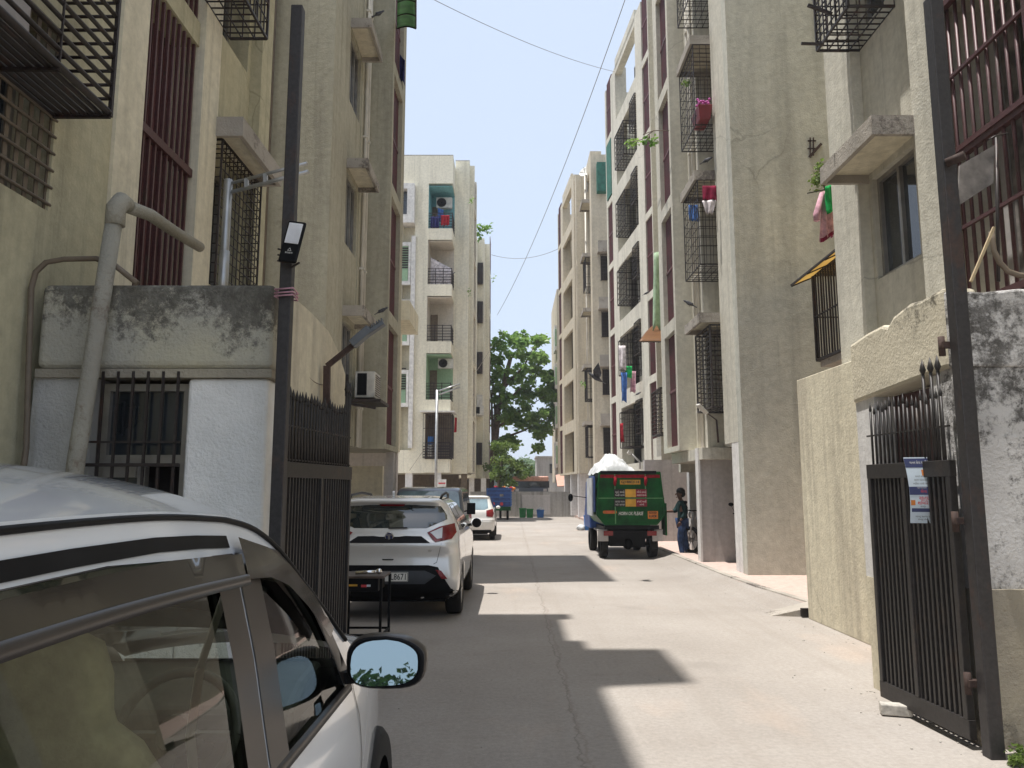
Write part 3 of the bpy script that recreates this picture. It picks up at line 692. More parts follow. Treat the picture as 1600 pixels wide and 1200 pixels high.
for z0_, z1_, bx in ((15.9,17.3,1),(12.4,14.3,0),(9.2,11.2,0),(6,7.5,0)):
    g = MB()
    if bx: g.box(-6.6,-5.12,38.6,39.5,z0_-.45,z0_); g.box(-6.6,-5.12,38.6,39.5,z1_,z1_+.3); g.box(-5.5,-5.12,38.6,39.5,z0_,z1_); g.box(-6.6,-6.2,38.6,39.0,z0_,z1_)
    else: g.box(-5.75,-5.3,38.94,39.1,z0_-.2,z0_); g.box(-5.42,-5.3,38.94,39.1,z0_,z1_); g.box(-5.75,-5.3,38.94,39.1,z1_,z1_+.2)
    o = g.build('window', M['framew'], L3)
    g = MB(); g.box(-6.2,-5.45,39.0,39.05,z0_,z1_) if not bx else g.box(-6.2,-5.5,39.0,39.05,z0_,z1_); p = g.build('pane', M['glass' if bx else 'mint'], L3); p.parent = o
    g = MB()
    if not bx:
        for k in range(9): g.box(-6.1,-5.45,38.96,38.99,z0_+.7+k*.13,z0_+.77+k*.13)
        q = g.build('shutter', M['grille'], L3); q.parent = o
g = MB()
for x in range(13): g.bar((-4.5+x*.115,38.85,3.2),(-4.5+x*.115,38.85,5.45),.02)
for k in range(4): g.bar((-4.5,38.85,3.2+k*.75),(-3.05,38.85,3.2+k*.75),.03)
for y in range(12): g.bar((-3.05,38.85+y*.12,3.2),(-3.05,38.85+y*.12,5.45),.02)
for k in range(5): g.bar((-4.5,38.84,3.25+k*.13),(-3.05,38.84,3.25+k*.13),.05)
g.build('window_grille', M['grille'], L3)
g = MB(); g.box(-4.65,-2.9,38.5,40.2,5.5,5.56); g.build('awning', M['framew'], L3)
F3 = Fr(-2.36, 41.2, 0, -1)
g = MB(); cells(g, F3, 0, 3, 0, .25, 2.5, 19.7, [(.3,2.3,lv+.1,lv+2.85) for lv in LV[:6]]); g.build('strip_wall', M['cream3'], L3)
for lv in LV[:6]: louvre(L3, F3, .3, 2.3, lv+.1, min(lv+2.85,19.6), .16)
for x0,x1 in ((-6.3,-5.9),(-5.4,-5.05),(-3.9,-3.6)):
    g = MB(); g.box(x0,x1,39.1,39.5,0,2.47); g.build('column', M['white'], L3)
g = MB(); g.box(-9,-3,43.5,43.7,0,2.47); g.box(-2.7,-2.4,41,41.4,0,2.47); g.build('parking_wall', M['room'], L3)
L4 = thing('apartment_building', 'last cream block on the left, with a vine at its roof', 'apartment building', (-3, 53, 0))
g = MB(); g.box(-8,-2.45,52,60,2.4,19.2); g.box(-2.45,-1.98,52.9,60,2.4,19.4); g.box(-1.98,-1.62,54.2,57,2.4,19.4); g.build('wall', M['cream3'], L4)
for i, lv in enumerate(LV[:6]):
    g = MB(); g.box(-1.64,-1.60,54.6,56.4,lv+.2,lv+2.6); g.build('louvre_panel', M['maroonb'], L4)
for i, z in enumerate((3.3, 6.6, 9.6, 13.2, 16.0)):
    g = MB(); g.box(-2.42,-2.05,52.55,52.9,z,z+1.5); g.build('window_grille', M['grille' if i!=1 else 'framew'], L4)
for z in (3.0, 12.2, 15.1): 
    g = MB(); g.box(-2.95,-2.6,51.8,52,z,z+.4); g.build('sunshade', M['fascia'], L4)
for x in (-2.9,-2.1):
    g = MB(); g.box(x,x+.35,52.2,52.6,0,2.4); g.build('column', M['white'], L4)
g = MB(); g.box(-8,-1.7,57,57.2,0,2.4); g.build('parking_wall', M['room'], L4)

# ------------------------------------------------------------------ gate cabins and compound walls
Lc = thing('gate_cabin', 'left gate cabin with black algae on its parapet, whitewashed front and barred window', 'gate cabin', (-2.4, 5.4, 0))
g = MB(); g.box(-3.18,-1.60,5.05,6.4,2.42,3.0); bevel(g.build('parapet', M['cabtop'], Lc), .05, 3)
g = MB(); g.box(-3.18,-1.60,5.06,6.4,2.36,2.419); g.build('band', M['cablow'], Lc)
g = MB(); g.box(-2.17,-1.63,5.09,6.35,0,2.36); bevel(g.build('wall', M['cabwhite'], Lc), .03, 3)
g = MB(); g.box(-3.2,-2.79,5.09,6.35,0,2.36); g.build('wall', M['cabgrey'], Lc)
g = MB(); g.box(-2.79,-2.17,5.09,5.3,0,.85); g.box(-2.79,-2.17,6.3,6.35,.85,2.36); g.build('sill_wall', M['cabwhite'], Lc)
o = MB(); 
for a in ((-2.79,-2.72,.85,2.33),(-2.22,-2.17,.85,2.33),(-2.72,-2.22,2.28,2.33),(-2.72,-2.22,1.79,1.85),(-2.50,-2.45,.85,1.79)): o.box(a[0],a[1],5.16,5.22,a[2],a[3])
o.box(-2.72,-2.50,5.13,5.16,1.7,1.79); o.box(-2.72,-2.69,5.13,5.16,.85,1.7)
wf = o.build('window', M['frame'], Lc)
g = MB(); g.box(-2.72,-2.22,5.2,5.205,1.85,2.28); g.box(-2.69,-2.5,5.15,5.155,.85,1.70); g.build('pane', M['glass'], Lc).parent = wf
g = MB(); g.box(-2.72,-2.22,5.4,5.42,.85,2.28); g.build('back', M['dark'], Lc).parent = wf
g = MB()
for i in range(7): x = -2.82+i*.1; g.bar((x,5.06,.85),(x,5.06,2.40 if i else 2.1),.016)
g.bar((-2.86,5.05,1.93),(-2.18,5.05,1.93),.014); g.bar((-2.86,5.05,1.78),(-2.18,5.05,1.78),.022)
g.build('window_grille', M['grille'], Lc)
# stained inner compound wall
t = thing('compound_wall', 'cream compound wall with dark drip stains behind the left gate leaf', 'wall', (-1.6, 6.6, 0))
g = MB(); poly = [(5.35,0),(7.2,0),(7.2,2.7),(6.9,2.86),(6.5,2.97),(5.9,3.0),(5.35,3.0)]
g.prism(poly, lambda y,z: Vector((-1.58,y,z)), lambda y,z: Vector((-1.72,y,z))); g.build('wall', M['compound'], t)
t = tag(thing('street_lamp', 'rusty bracket lamp with ribbed grey head rising above the left compound wall', 'lamp', (-1.7, 6.9, 2.3)))
pa = [at(510,650,6.25), at(511,572,6.25), at(576,520,6.25)]
g = MB(); g.bar(pa[0],pa[1],.05); g.bar(pa[1],pa[2],.04); g.build('bracket', M['rust'], t)
g = MB(); a, b = at(560,532,6.25), at(600,505,6.25); d = (b-a)
g.bar(a, b, .09, .035); g.bar(a-d*.25+Vector((0,0,.0)), a+d*.45+Vector((0,0,.03)), .10, .07)
for k in range(7): c = a+d*(.35+k*.095)+Vector((0,0,.035)); g.bar(c-Vector((0,.045,0)), c+Vector((0,.045,0)), .012, .03)
bevel(g.build('lamp_head', M['lampgrey'], t), .006)

Rc = thing('gate_cabin', 'right gate cabin with broken parapet edge and black mould down its whitewashed face', 'gate cabin', (3.6, 5.6, 0))
random.seed(3)
tp = [(5.15,3.0),(5.45,2.985),(5.6,3.0),(5.85,2.96),(5.95,2.90),(6.05,2.93),(6.3,2.92),(6.65,2.88)]
poly = [(6.65,2.36),(5.15,2.44)]+tp
g = MB(); g.prism(poly, lambda y,z: Vector((2.965,y,z)), lambda y,z: Vector((3.2,y,z))); bevel(g.build('parapet', M['cabtopR'], Rc), .03)
g = MB(); ft = [(2.975,2.97)]+[(2.975+.25*i, 2.97+random.uniform(-.03,.05)) for i in range(1,9)]
poly = [(4.99,2.44),(2.975,2.44)]+ft
g.prism(poly, lambda x,z: Vector((x,5.11,z)), lambda x,z: Vector((x,5.30,z))); bevel(g.build('parapet', M['cabblack'], Rc), .02)
g = MB(); g.box(2.99,5.0,5.13,5.3,.98,2.438); g.build('wall', M['cabblack'], Rc)
g = MB(); g.box(2.98,5.0,5.10,5.3,0,.978); g.build('plinth', M['cablow'], Rc)
g = MB(); g.box(2.99,3.2,5.301,5.42,.9,2.42); g.box(2.99,3.2,6.3,6.64,.9,2.38); g.box(2.99,3.2,5.42,6.3,.9,.95); g.build('wall', M['white'], Rc)
g = MB(); g.box(2.985,3.2,5.301,6.62,0,.898); g.build('plinth', M['compound'], Rc)
g = MB(); g.box(3.2,5,5.3,6.6,2.5,2.6); g.box(3.15,3.18,5.42,6.3,.95,2.38); g.build('interior', M['maroon'], Rc)
g = MB(); g.box(3.12,3.145,5.62,5.67,.95,2.38); g.build('frame', M['framew'], Rc)
t = thing('compound_wall', 'tall cream compound wall at the right roadside between gate cabin and pink terrace', 'wall', (3.9, 8.5, 0))
g = MB(); g.prism([(6.65,0),(10.05,0),(10.05,3.05),(6.65,3.02)], lambda y,z: Vector((3.95,y,z)) if 1 else 0, lambda y,z: Vector((3.76+.0*y,y,z))); g.box(3.2,3.95,6.64,6.8,0,3.0)
bevel(g.build('wall', M['compound'], t), .01)

def post(name, x, y, lab, w=.1, h=4.95):
    t = thing(name, lab, 'post', (x, y, 0))
    g = MB(); g.box(x-w/2,x+w/2,y-w/2,y+w/2,0,h); bevel(g.build('column_tube', M['pole'], t), .006)
    return t
PL = post('gate_post', -1.50, 4.98, 'rusty dark steel post at the left gate holding a solar lamp', .08, 4.97)
g = MB()
for z in (2.88,2.9,2.925): g.tube([(-1.56+.0,4.92,z),(-1.44,4.92,z+.01),(-1.44,5.04,z),(-1.56,5.04,z+.005),(-1.56,4.92,z)],.006,5)
g.build('string_tie', M['pink'], PL)
g = MB()
for z in (3.12,3.16,3.2): g.tube([(-1.55,4.92,z),(-1.5,4.9,z-.02),(-1.45,4.92,z)],.006,5)
g.bar((-1.47,4.95,3.08),(-1.40,4.9,3.1),.01); g.build('wire_tie', M['grille'], PL)
PR = post('gate_post', 2.94, 4.95, 'rusty brown steel post at the right gate beside the mouldy cabin', .092, 5.02)
for z in (.35,1.35,2.5):
    g = MB(); g.tube([(2.86,5.03,z),(2.86,5.03,z+.13)],.022,8); g.box(2.85,2.92,4.99,5.04,z+.05,z+.09); g.build('hinge', M['rust'], PR)
g = MB(); g.tube([(2.90,4.88,3.78),(2.98,4.80,3.80)],.03,10); g.build('pipe_stub', M['rust'], PR)

def gate(lab, p, q, n, ztop, tall=None, hang=1):
    p = Vector((*p,0)); q = Vector((*q,0)); u = (q-p).normalized(); L = (q-p).length
    t = thing('metal_gate', lab, 'gate', (p.x, p.y, 0)); P = lambda s,z: p+u*s+Vector((0,0,z))
    g = MB(); g.bar(P(0,.12),P(L,.12),.05,.12); g.bar(P(0,1.76),P(L,1.76),.05,.11)
    for s in (0.03, L*.53, L-.03): g.bar(P(s,.18),P(s,1.705),.05,.05)
    bevel(g.build('gate_frame', M['gate'], t), .004)
    g = MB(); nrm = Vector((-u.y,u.x,0))
    for i in range(n):
        s = .07+(L-.14)*(i+.5)/n; g.bar(P(s,.18),P(s,1.705),.026,.024)
    off = (nrm if nrm.x*p.x < 0 else -nrm)*.03
    g.build('lower_bars', M['gate'], t)
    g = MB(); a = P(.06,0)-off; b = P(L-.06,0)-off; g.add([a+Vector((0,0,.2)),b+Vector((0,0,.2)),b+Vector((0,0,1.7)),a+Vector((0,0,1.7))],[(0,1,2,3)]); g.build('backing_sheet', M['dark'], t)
    g = MB()
    for i in range(n):
        s = .04+(L-.08)*(i+.5)/n; zt_ = ztop+random.uniform(-.03,.03); a = P(s,1.81); b = P(s+random.uniform(-.006,.006),zt_)
        rs_ = .012 if p.x < 0 else .009; g.tube([a,b],rs_,6); g.tube([b, b+Vector((0,0,.02)), b+Vector((0,0,.08))],[rs_,rs_*1.25,.001],6)
    g.bar(P(0,ztop-.18),P(L,ztop-.18),.012); g.bar(P(0,ztop-.42),P(L,ztop-.42),.012)
    g.build('spear_bars', M['gate'], t)
    if tall:
        g = MB()
        for s in tall:
            a = P(s,1.81); b = P(s,ztop+.2); g.tube([a,b],.011,6); g.tube([b,b+Vector((0,0,.03)),b+Vector((0,0,.11))],[.010,.022,.001],6)
        g.build('long_spears', M['gate'], t)
    return t
gate('open left gate leaf of close dark bars with a spiked top', (-1.60,5.25), (-1.42,6.75), 25, 2.25, (1.38,1.43,1.47))
GR = gate('open right gate leaf of dark vertical bars carrying a printed notice', (2.90,5.08), (2.83,6.12), 17, 2.22, (.08,.16,.25))
t = thing('concrete_brick', 'grey concrete brick lying under the corner of the right gate leaf', 'brick', (2.78, 5.85, 0))
g = MB(); c = Vector((2.78,5.83,.045)); g.bar(c-Vector((.10,-.03,0)), c+Vector((.10,-.03,0)), .1, .075); bevel(g.build('brick_body', M['brick'], t), .008)

# printed notice
def text_mesh(s, size, shear=0, bold=0):
    cu = bpy.data.curves.new('txt', 'FONT'); cu.body = s; cu.size = size; cu.align_x = 'CENTER'; cu.align_y = 'CENTER'; cu.shear = shear; cu.offset = bold; cu.resolution_u = 2
    o = bpy.data.objects.new('txt', cu); COL.objects.link(o); dg = bpy.context.evaluated_depsgraph_get(); dg.update()
    me = bpy.data.meshes.new_from_object(o.evaluated_get(dg)); r = ([v.co.copy() for v in me.vertices], [list(p.vertices) for p in me.polygons])
    bpy.data.objects.remove(o); bpy.data.curves.remove(cu); bpy.data.meshes.remove(me); return r
def put_text(mb, s, size, fn, cx=0, cy=0, shear=0, bold=0, mi=0, maxw=None):
    vs, fs = text_mesh(s, size, shear, bold)
    if not vs: return
    k = 1
    if maxw:
        wd = max(v.x for v in vs)-min(v.x for v in vs); k = min(1, maxw/wd) if wd else 1
    mb.mi = mi; mb.add([fn(cx+v.x*k, cy+v.y) for v in vs], fs); mb.mi = 0
t = thing('notice', 'pale blue printed paper notice with navy bands tied to the right gate leaf', 'notice', (2.84,5.62,1.7))
tl, tr, bl, br = [at(px,py,5.5) for px,py in ((1437,716),(1470,711),(1446,812),(1478,815))]
tl = Vector((2.83,5.60,tl.z)); 
nx = Vector((.10,-.205,0)); P0 = Vector((2.775,5.56,1.37))      # plane crosses the bars, turned to the road mouth
NW, NH = .17, .445
def nf(x, y, o=0): 
    u_ = x/NW; v_ = y/NH
    return Vector((2.765,5.415,1.39))+Vector((.15,-.05,0))*(u_+.5)+Vector((0,0,NH*1.02))*v_+Vector((.01,-.02,0))*math.sin(v_*3.0)*1.0+Vector((-.02,0,0))*v_+Vector((0,-.0012*o,0))
def rect(mb, x0,x1,y0,y1,o,mi): 
    mb.mi = mi; n = 10; mb.grid([[nf(x0+(x1-x0)*i/4, y0+(y1-y0)*j/n, o) for j in range(n+1)] for i in range(5)]); mb.mi = 0
g = MB(); rect(g,-.085,.085,0,.445,0,0); notice = g.build('paper', M['paper'], t)
g = MB()
rect(g,-.085,.085,.375,.437,1,0); g.build('navy_band', M['navy'], t)
g = MB(); rect(g,-.085,.085,.19,.245,1,0); g.build('navy_band', M['navy'], t)
g = MB(); rect(g,-.075,.085,.075,.10,1,0); g.build('navy_band', M['navy'], t)
g = MB(); rect(g,.015,.055,.32,.36,1,0); rect(g,-.08,-.05,.12,.155,1,0); g.build('emblem', M['orange'], t)
g = MB(); put_text(g,'માનવ સેવા સમિતિ',.026,lambda x,y: nf(x,y,2),.01,.408,maxw=.13); put_text(g,'શ્રી રામ મંડળ',.012,lambda x,y: nf(x,y,2),0,.238,maxw=.12); g.build('print', M['letter'], t)
g = MB(); put_text(g,'સેવા',.028,lambda x,y: nf(x,y,2),.01,.213); g.build('print', M['redprint'], t); g = MB(); put_text(g,'રક્તદાન',.032,lambda x,y: nf(x,y,2),.02,.168,bold=.0006); put_text(g,'શિબિર તા.',.03,lambda x,y: nf(x,y,2),.02,.135,bold=.0006,maxw=.11); g.build('print', M['redprint'], t)
g = MB()
for i,(s,y) in enumerate((('સવારે કલાક',.315),('સ્થળ સોસાયટી',.29),('રવિવાર સાંજે સમય',.265),('સંપર્ક',.112),('આપનું સ્વાગત છે',.045),('સંપર્ક નંબર',.025))): put_text(g,s,.016,lambda x,y: nf(x,y,2),0,y,maxw=.13)
g.build('print', M['ink'], t)

# solar lamp on the left post
t = thing('solar_lamp', 'black solar lamp with a white panel clamped to the left gate post', 'lamp', at(457,375,4.86))
c = at(457,378,4.84); U = Vector((.18,.10,1)).normalized(); R_ = Vector((1,-.1,-.16)).normalized(); Nn = R_.cross(U)
def slab(mb, w, h, th, cu, cn): 
    o = c+U*cu+Nn*cn; mb.hexa([o+R_*sx*w+U*sy*h+Nn*sz*th for sz in (-1,1) for sx,sy in ((-1,-1),(1,-1),(1,1),(-1,1))])
sg = -1 if Nn.y > 0 else 1
g = MB(); slab(g,.062,.145,.012,0,0); bevel(g.build('housing', M['black'], t), .012, 3)
g = MB(); slab(g,.047,.072,.004,.055,sg*.014); bevel(g.build('lamp_panel', M['headlamp'], t), .003)
g = MB(); put_text(g,'smart',.022,lambda x,y: c+R_*x*(1)+U*(y-.08)+Nn*sg*.0135,0,0); put_text(g,'△',.03,lambda x,y: c+R_*x+U*(y-.06)+Nn*sg*.0135,0,0); g.build('lettering', M['letter'], t)
t = thing('lamp_pole', 'galvanised pole with two parallel arms standing on the left cabin roof', 'pole', (-2.1,5.9,3))
pb = at(355,452,5.75); ptop = at(357,281,5.75)
g = MB(); g.tube([Vector((ptop.x,5.75,3.0)), ptop],.033,12); g.tube([Vector((ptop.x,5.75,3.0)), Vector((ptop.x,5.75,3.45))],.038,12); g.build('pole_tube', M['galv'], t)
g = MB(); g.tube([at(362,286,5.75),at(480,255,5.6)],.013,8); g.tube([at(362,300,5.75),at(482,268,5.6)],.016,8)
for k in (.2,.45): g.bar(at(362,286,5.75).lerp(at(480,255,5.6),k),at(362,300,5.75).lerp(at(482,268,5.6),k),.03)
g.build('arm', M['galv'], t)
# pipes
t = thing('waste_pipe', 'thick grey drain pipe leaning down past the left cabin from a sagging horizontal run', 'pipe', (-2.8,4.97,0))
e0 = Vector((-2.67,4.97,3.50))
g = MB(); g.tube([Vector((-2.83,4.90,.3)),Vector((-2.78,4.92,1.8)),e0],.054,16); g.build('down_pipe', M['pipe'], t)
g = MB(); g.tube([e0-Vector((0,0,.12)),e0,e0+Vector((.02,.03,.06)),e0+Vector((0,.12,.07))],[.064,.064,.062,.06],14); g.build('elbow', M['pipe'], t)
g = MB(); g.tube([e0+Vector((0,.1,.06)),at(235,336,5.6),at(270,360,6.2),at(312,386,6.9)],.047,14); g.build('cross_pipe', M['pipe'], t)
t = thing('cable_conduit', 'thin brown conduit arching over the yellowed wall left of the grey drain pipe', 'conduit', at(60,600,4.98))
g = MB(); g.tube([Vector((-3.22,4.99,.4))]+[at(px,py,4.99) for px,py in ((41,700),(45,560),(49,450),(56,425),(72,410),(100,405),(150,404),(180,415),(215,443))],.019,8); g.build('conduit', M['conduit'], t)
# street lamp by L3, wall lamp by A
t = thing('street_lamp', 'slim grey street lamp pole with two short arms in front of the cream balcony block', 'street lamp', (-2.95,30,0))
g = MB(); g.tube([(-2.95,30,0),(-2.95,30,5.5)],.055,10); g.build('pole_tube', M['galv'], t)
g = MB(); g.tube([(-2.95,30,5.45),(-2.05,30,5.75)],.03,8); g.tube([(-2.95,30,5.3),(-2.05,30,5.62)],.03,8); g.build('arm', M['galv'], t)
t = thing('wall_lamp', 'small lamp on a thin rusty arm above the parking entrance of the right block', 'lamp', (4.15,15.5,2.6))
g = MB(); a = Vector((4.12,15.35,2.55)); b = Vector((4.10,15.35,3.0)); g.tube([a,b],.02,8); g.tube([b,at(1098,640,15.1)],.013,8); g.build('bracket', M['rust'], t)
g = MB(); g.bar(at(1104,646,15.1),at(1090,632,15.0),.11,.04); bevel(g.build('lamp_head', M['acwhite'], t),.008)
t = thing('pipe_lamp', 'bent lamp pipe rising from the overhang behind the green truck', 'lamp', (3.9,24,2.5))
g = MB(); q = [at(px,py,24) for px,py in ((1000,733),(1000,722),(996,718),(985,708))]; g.tube(q,.03,8); g.build('bracket', M['galv'], t)
g = MB(); g.bar(at(986,709,24),at(981,706,24),.16,.1); g.build('lamp_head', M['acwhite'], t)
# ------------------------------------------------------------------ vehicles
def crm(a, b, c, d, t): return .5*((2*b)+(-a+c)*t+(2*a-5*b+4*c-d)*t*t+(-a+3*b-3*c+d)*t*t*t)
def outline(yr, yf, hw, rr, rf, bow=.05, n=7, m=14):
    """half plan from rear centre to front centre, then mirrored"""
    P = []; rr = min(rr, hw*.95); rf = min(rf, hw*.95)
    for i in range(n): x = (hw-rr)*i/n; P.append((x, yr+bow*(x/hw)**2))
    by = yr+bow*((hw-rr)/hw)**2
    for i in range(9): a = math.pi/2*i/8; P.append((hw-rr+rr*math.sin(a), by+rr*.9*(1-math.cos(a))))
    ya = by+rr*.9; fb_ = .10; fy = yf-fb_*((hw-rf)/hw)**2; yb = fy-rf*.9
    for i in range(1, m): P.append((hw, ya+(yb-ya)*i/m))
    for i in range(9): a = math.pi/2*i/8; P.append((hw-rf+rf*math.cos(a), yb+rf*.9*math.sin(a)))
    for i in range(1, n+1): x = (hw-rf)*(1-i/n); P.append((x, yf-fb_*(x/hw)**2))
    return P+[(-x, y) for x, y in P[-2:0:-1]]
def carbody(levels, sub=4):
    g = MB(); rows = []; L = levels; n = len(L)
    for i in range(n-1):
        for k in range(sub):
            t = k/sub; v = [crm(L[max(i-1,0)][j], L[i][j], L[i+1][j], L[min(i+2,n-1)][j], t) for j in range(6)]
            rows.append(v)
    rows.append(L[-1]); P = []
    for z, yr, yf, hw, rr, rf in rows: P.append([(x, y, z) for x, y in outline(yr, yf, hw, rr, rf)])
    P = [r+[r[0]] for r in P]
    g.grid(P); k = len(P[0])-1; b = len(g.v)-len(P[0])
    g.f.append([b+i for i in range(k)]); g.m.append(0); g.sm.append(True)
    g.f.append([i for i in range(k)][::-1]); g.m.append(0); g.sm.append(False)
    return g
def cdt(poly, holes=(), h=.06):
    """triangulate a polygon with an inner sampling grid"""
    def dens(p):
        o = []
        for a, b in zip(p, p[1:]+p[:1]):
            L = math.hypot(b[0]-a[0], b[1]-a[1]); n = max(1, int(L/h))
            o += [(a[0]+(b[0]-a[0])*i/n, a[1]+(b[1]-a[1])*i/n) for i in range(n)]
        return o
    def inside(q, p):
        c = False
        for a, b in zip(p, p[1:]+p[:1]):
            if (a[1] > q[1]) != (b[1] > q[1]) and q[0] < (b[0]-a[0])*(q[1]-a[1])/(b[1]-a[1])+a[0]: c = not c
        return c
    out = dens(poly); V = [Vector(p) for p in out]; E = [(i, (i+1) % len(out)) for i in range(len(out))]
    for hl in holes:
        d = dens(hl); b = len(V); V += [Vector(p) for p in d]; E += [(b+i, b+(i+1) % len(d)) for i in range(len(d))]
    x0 = min(p[0] for p in poly); x1 = max(p[0] for p in poly); y0 = min(p[1] for p in poly); y1 = max(p[1] for p in poly)
    i = x0+h*.5
    while i < x1:
        j = y0+h*.5
        while j < y1:
            if inside((i, j), poly) and not any(inside((i, j), hl) for hl in holes): V.append(Vector((i, j)))
            j += h
        i += h
    r = geometry.delaunay_2d_cdt(V, E, [], 0, 1e-5); vs = r[0]; fs = []
    for f in r[2]:
        c = sum((vs[k] for k in f), Vector((0, 0)))/len(f)
        if inside(c, poly) and not any(inside(c, hl) for hl in holes): fs.append(list(f))
    return vs, fs
class Body:
    def __init__(s, root, levels, mat, wheels=(), wr=.36, name='body'):
        s.root = root; g = carbody(levels); s.o = g.build(name, mat, root, weld=1e-5)
        for y in wheels:
            for x in (-1, 1):
                bm = bmesh.new(); bmesh.ops.create_cone(bm, cap_ends=True, segments=40, radius1=wr, radius2=wr, depth=.5, matrix=Matrix.Translation((x*.85, y, .32)) @ Matrix.Rotation(math.pi/2, 4, 'Y'))
                me = bpy.data.meshes.new('cut'); bm.to_mesh(me); bm.free(); c = bpy.data.objects.new('cut', me); COL.objects.link(c)
                m = s.o.modifiers.new('b', 'BOOLEAN'); m.operation = 'DIFFERENCE'; m.object = c; m.solver = 'EXACT'
                dg = bpy.context.evaluated_depsgraph_get(); dg.update(); nm = bpy.data.meshes.new_from_object(s.o.evaluated_get(dg))
                s.o.modifiers.clear(); s.o.data = nm; bpy.data.objects.remove(c)
        me = s.o.data; s.bvh = BVHTree.FromPolygons([v.co.copy() for v in me.vertices], [list(p.vertices) for p in me.polygons])
    def decal(s, name, poly, mat, side='rear', off=.004, h=.04, parent=None, holes=(), build=True, thick=0):
        vs, fs = cdt(poly, holes, h); V = []
        for a, z in vs:
            if side == 'rear': o, d = Vector((a, -3, z)), Vector((0, 1, 0))
            elif side == 'front': o, d = Vector((a, 8, z)), Vector((0, -1, 0))
            elif side == 'right': o, d = Vector((3, a, z)), Vector((-1, 0, 0))
            elif side == 'left': o, d = Vector((-3, a, z)), Vector((1, 0, 0))
            else: o, d = Vector((a, z, 4)), Vector((0, 0, -1))
            p, n, i, t = s.bvh.ray_cast(o, d)
            if p is None: p, n, i, t = s.bvh.find_nearest(o+d*3)
            if n.dot(d) > 0: n = -n
            V.append(p+n*off-d*off*.3)
        g = MB(); g.smooth = True; g.add(V, fs); o = g.build(name, M[mat] if isinstance(mat, str) else mat, s.root)
        if thick: m = o.modifiers.new('s', 'SOLIDIFY'); m.thickness = thick; m.offset = 1
        if parent: o.parent = parent
        return o
    def pt(s, a, z, side='rear', off=.006):
        o, d = (Vector((a, -3, z)), Vector((0, 1, 0))) if side == 'rear' else (Vector((a, 8, z)), Vector((0, -1, 0)))
        p = s.bvh.ray_cast(o, d)[0] or Vector((a, 0, z)); return p-d*off
def wheel(root, x, y, r=.32, w=.2, rim='alloy', z=None):
    z = r if z is None else z; sx = 1 if x > 0 else -1
    def ring(mb, prof, n=36):
        P = [[(x+sx*px, y+pr*math.sin(2*math.pi*k/n), z+pr*math.cos(2*math.pi*k/n)) for k in range(n+1)] for px, pr in prof]; mb.grid(P)
    g = MB(); ring(g, [(-w/2,r*.62),(-w/2,r*.9),(-w/2+.02,r*.98),(-w/2+.05,r),(w/2-.05,r),(w/2-.02,r*.98),(w/2,r*.9),(w/2-.005,r*.64),(w/2-.03,r*.62)])
    o = g.build('wheel', M['rubber'], root)
    g = MB(); ring(g, [(w/2-.01,r*.65),(w/2-.02,r*.58),(w/2-.06,r*.55),(w/2-.07,0.001)])
    for k in range(7):
        a = 2*math.pi*k/7; g.bar((x+sx*(w/2-.025), y, z), (x+sx*(w/2-.03), y+r*.6*math.sin(a), z+r*.6*math.cos(a)), .04, .02)
    q = g.build('rim', M[rim], root); q.parent = o
    return o

# --- silver hatchback SUV in front of the left gate leaf
S = thing('parked_car', 'silver compact SUV seen from behind, plate ending 8671, roof rails', 'car', (0,0,0))
lv = [(.24,.20,3.80,.76,.2,.3),(.34,.05,3.92,.86,.2,.35),(.50,.0,3.97,.885,.18,.4),(.66,.01,3.97,.89,.2,.42),(.80,.03,3.92,.885,.22,.42),(.93,.0,3.82,.87,.24,.42),
      (1.0,.05,3.3,.865,.26,.4),(1.06,.09,2.98,.855,.26,.3),(1.13,.12,2.85,.84,.26,.25),(1.25,.21,2.62,.785,.22,.22),(1.36,.30,2.40,.725,.2,.2),(1.42,.28,2.25,.69,.2,.2),(1.47,.24,2.08,.645,.2,.3),(1.51,.30,1.9,.57,.2,.3),(1.535,.55,1.6,.42,.2,.3)]
b = Body(S, lv, M['silver2'], (.72, 3.18), .37)
b.decal('rear_window', [(-.62,1.405),(-.3,1.425),(.3,1.425),(.62,1.405),(.70,1.29),(.71,1.24),(.46,1.135),(-.46,1.135),(-.71,1.24),(-.70,1.29)], 'carglass', h=.05)
b.decal('trim_panel', [(-.52,.955),(.52,.955),(.40,1.035),(.2,1.04),(.12,1.03),(-.12,1.03),(-.2,1.04),(-.40,1.035)], 'black', off=.004)
for s in (-1, 1):
    L_ = b.decal('tail_lamp', [(s*x,z) for x,z in ((.47,1.08),(.62,1.15),(.80,1.19),(.83,1.08),(.78,1.0),(.58,.965))], 'redlamp', off=.006, h=.03)
    b.decal('lens', [(s*x,z) for x,z in ((.51,1.08),(.66,1.14),(.66,1.01),(.60,1.0))], 'clearlamp', off=.011, h=.03, parent=L_)
    b.decal('reflector', [(s*x,z) for x,z in ((.59,.63),(.66,.62),(.74,.52),(.67,.52))], 'redlamp', off=.012, h=.03)
b.decal('bumper', [(-.88,.245),(.88,.245),(.86,.36),(.78,.40),(.62,.66),(.50,.685),(-.50,.685),(-.62,.66),(-.78,.40),(-.86,.36)], 'black', off=.008, h=.05)
b.decal('bumper_insert', [(-.44,.46),(.46,.46),(.60,.56),(.46,.62),(-.44,.62),(-.58,.56)], simple('dark grey bumper', (.045,.05,.06), .5), off=.014, h=.05)
b.decal('brake_light', [(-.17,1.442),(.17,1.442),(.14,1.415),(-.14,1.415)], 'redlamp', off=.012, h=.04)
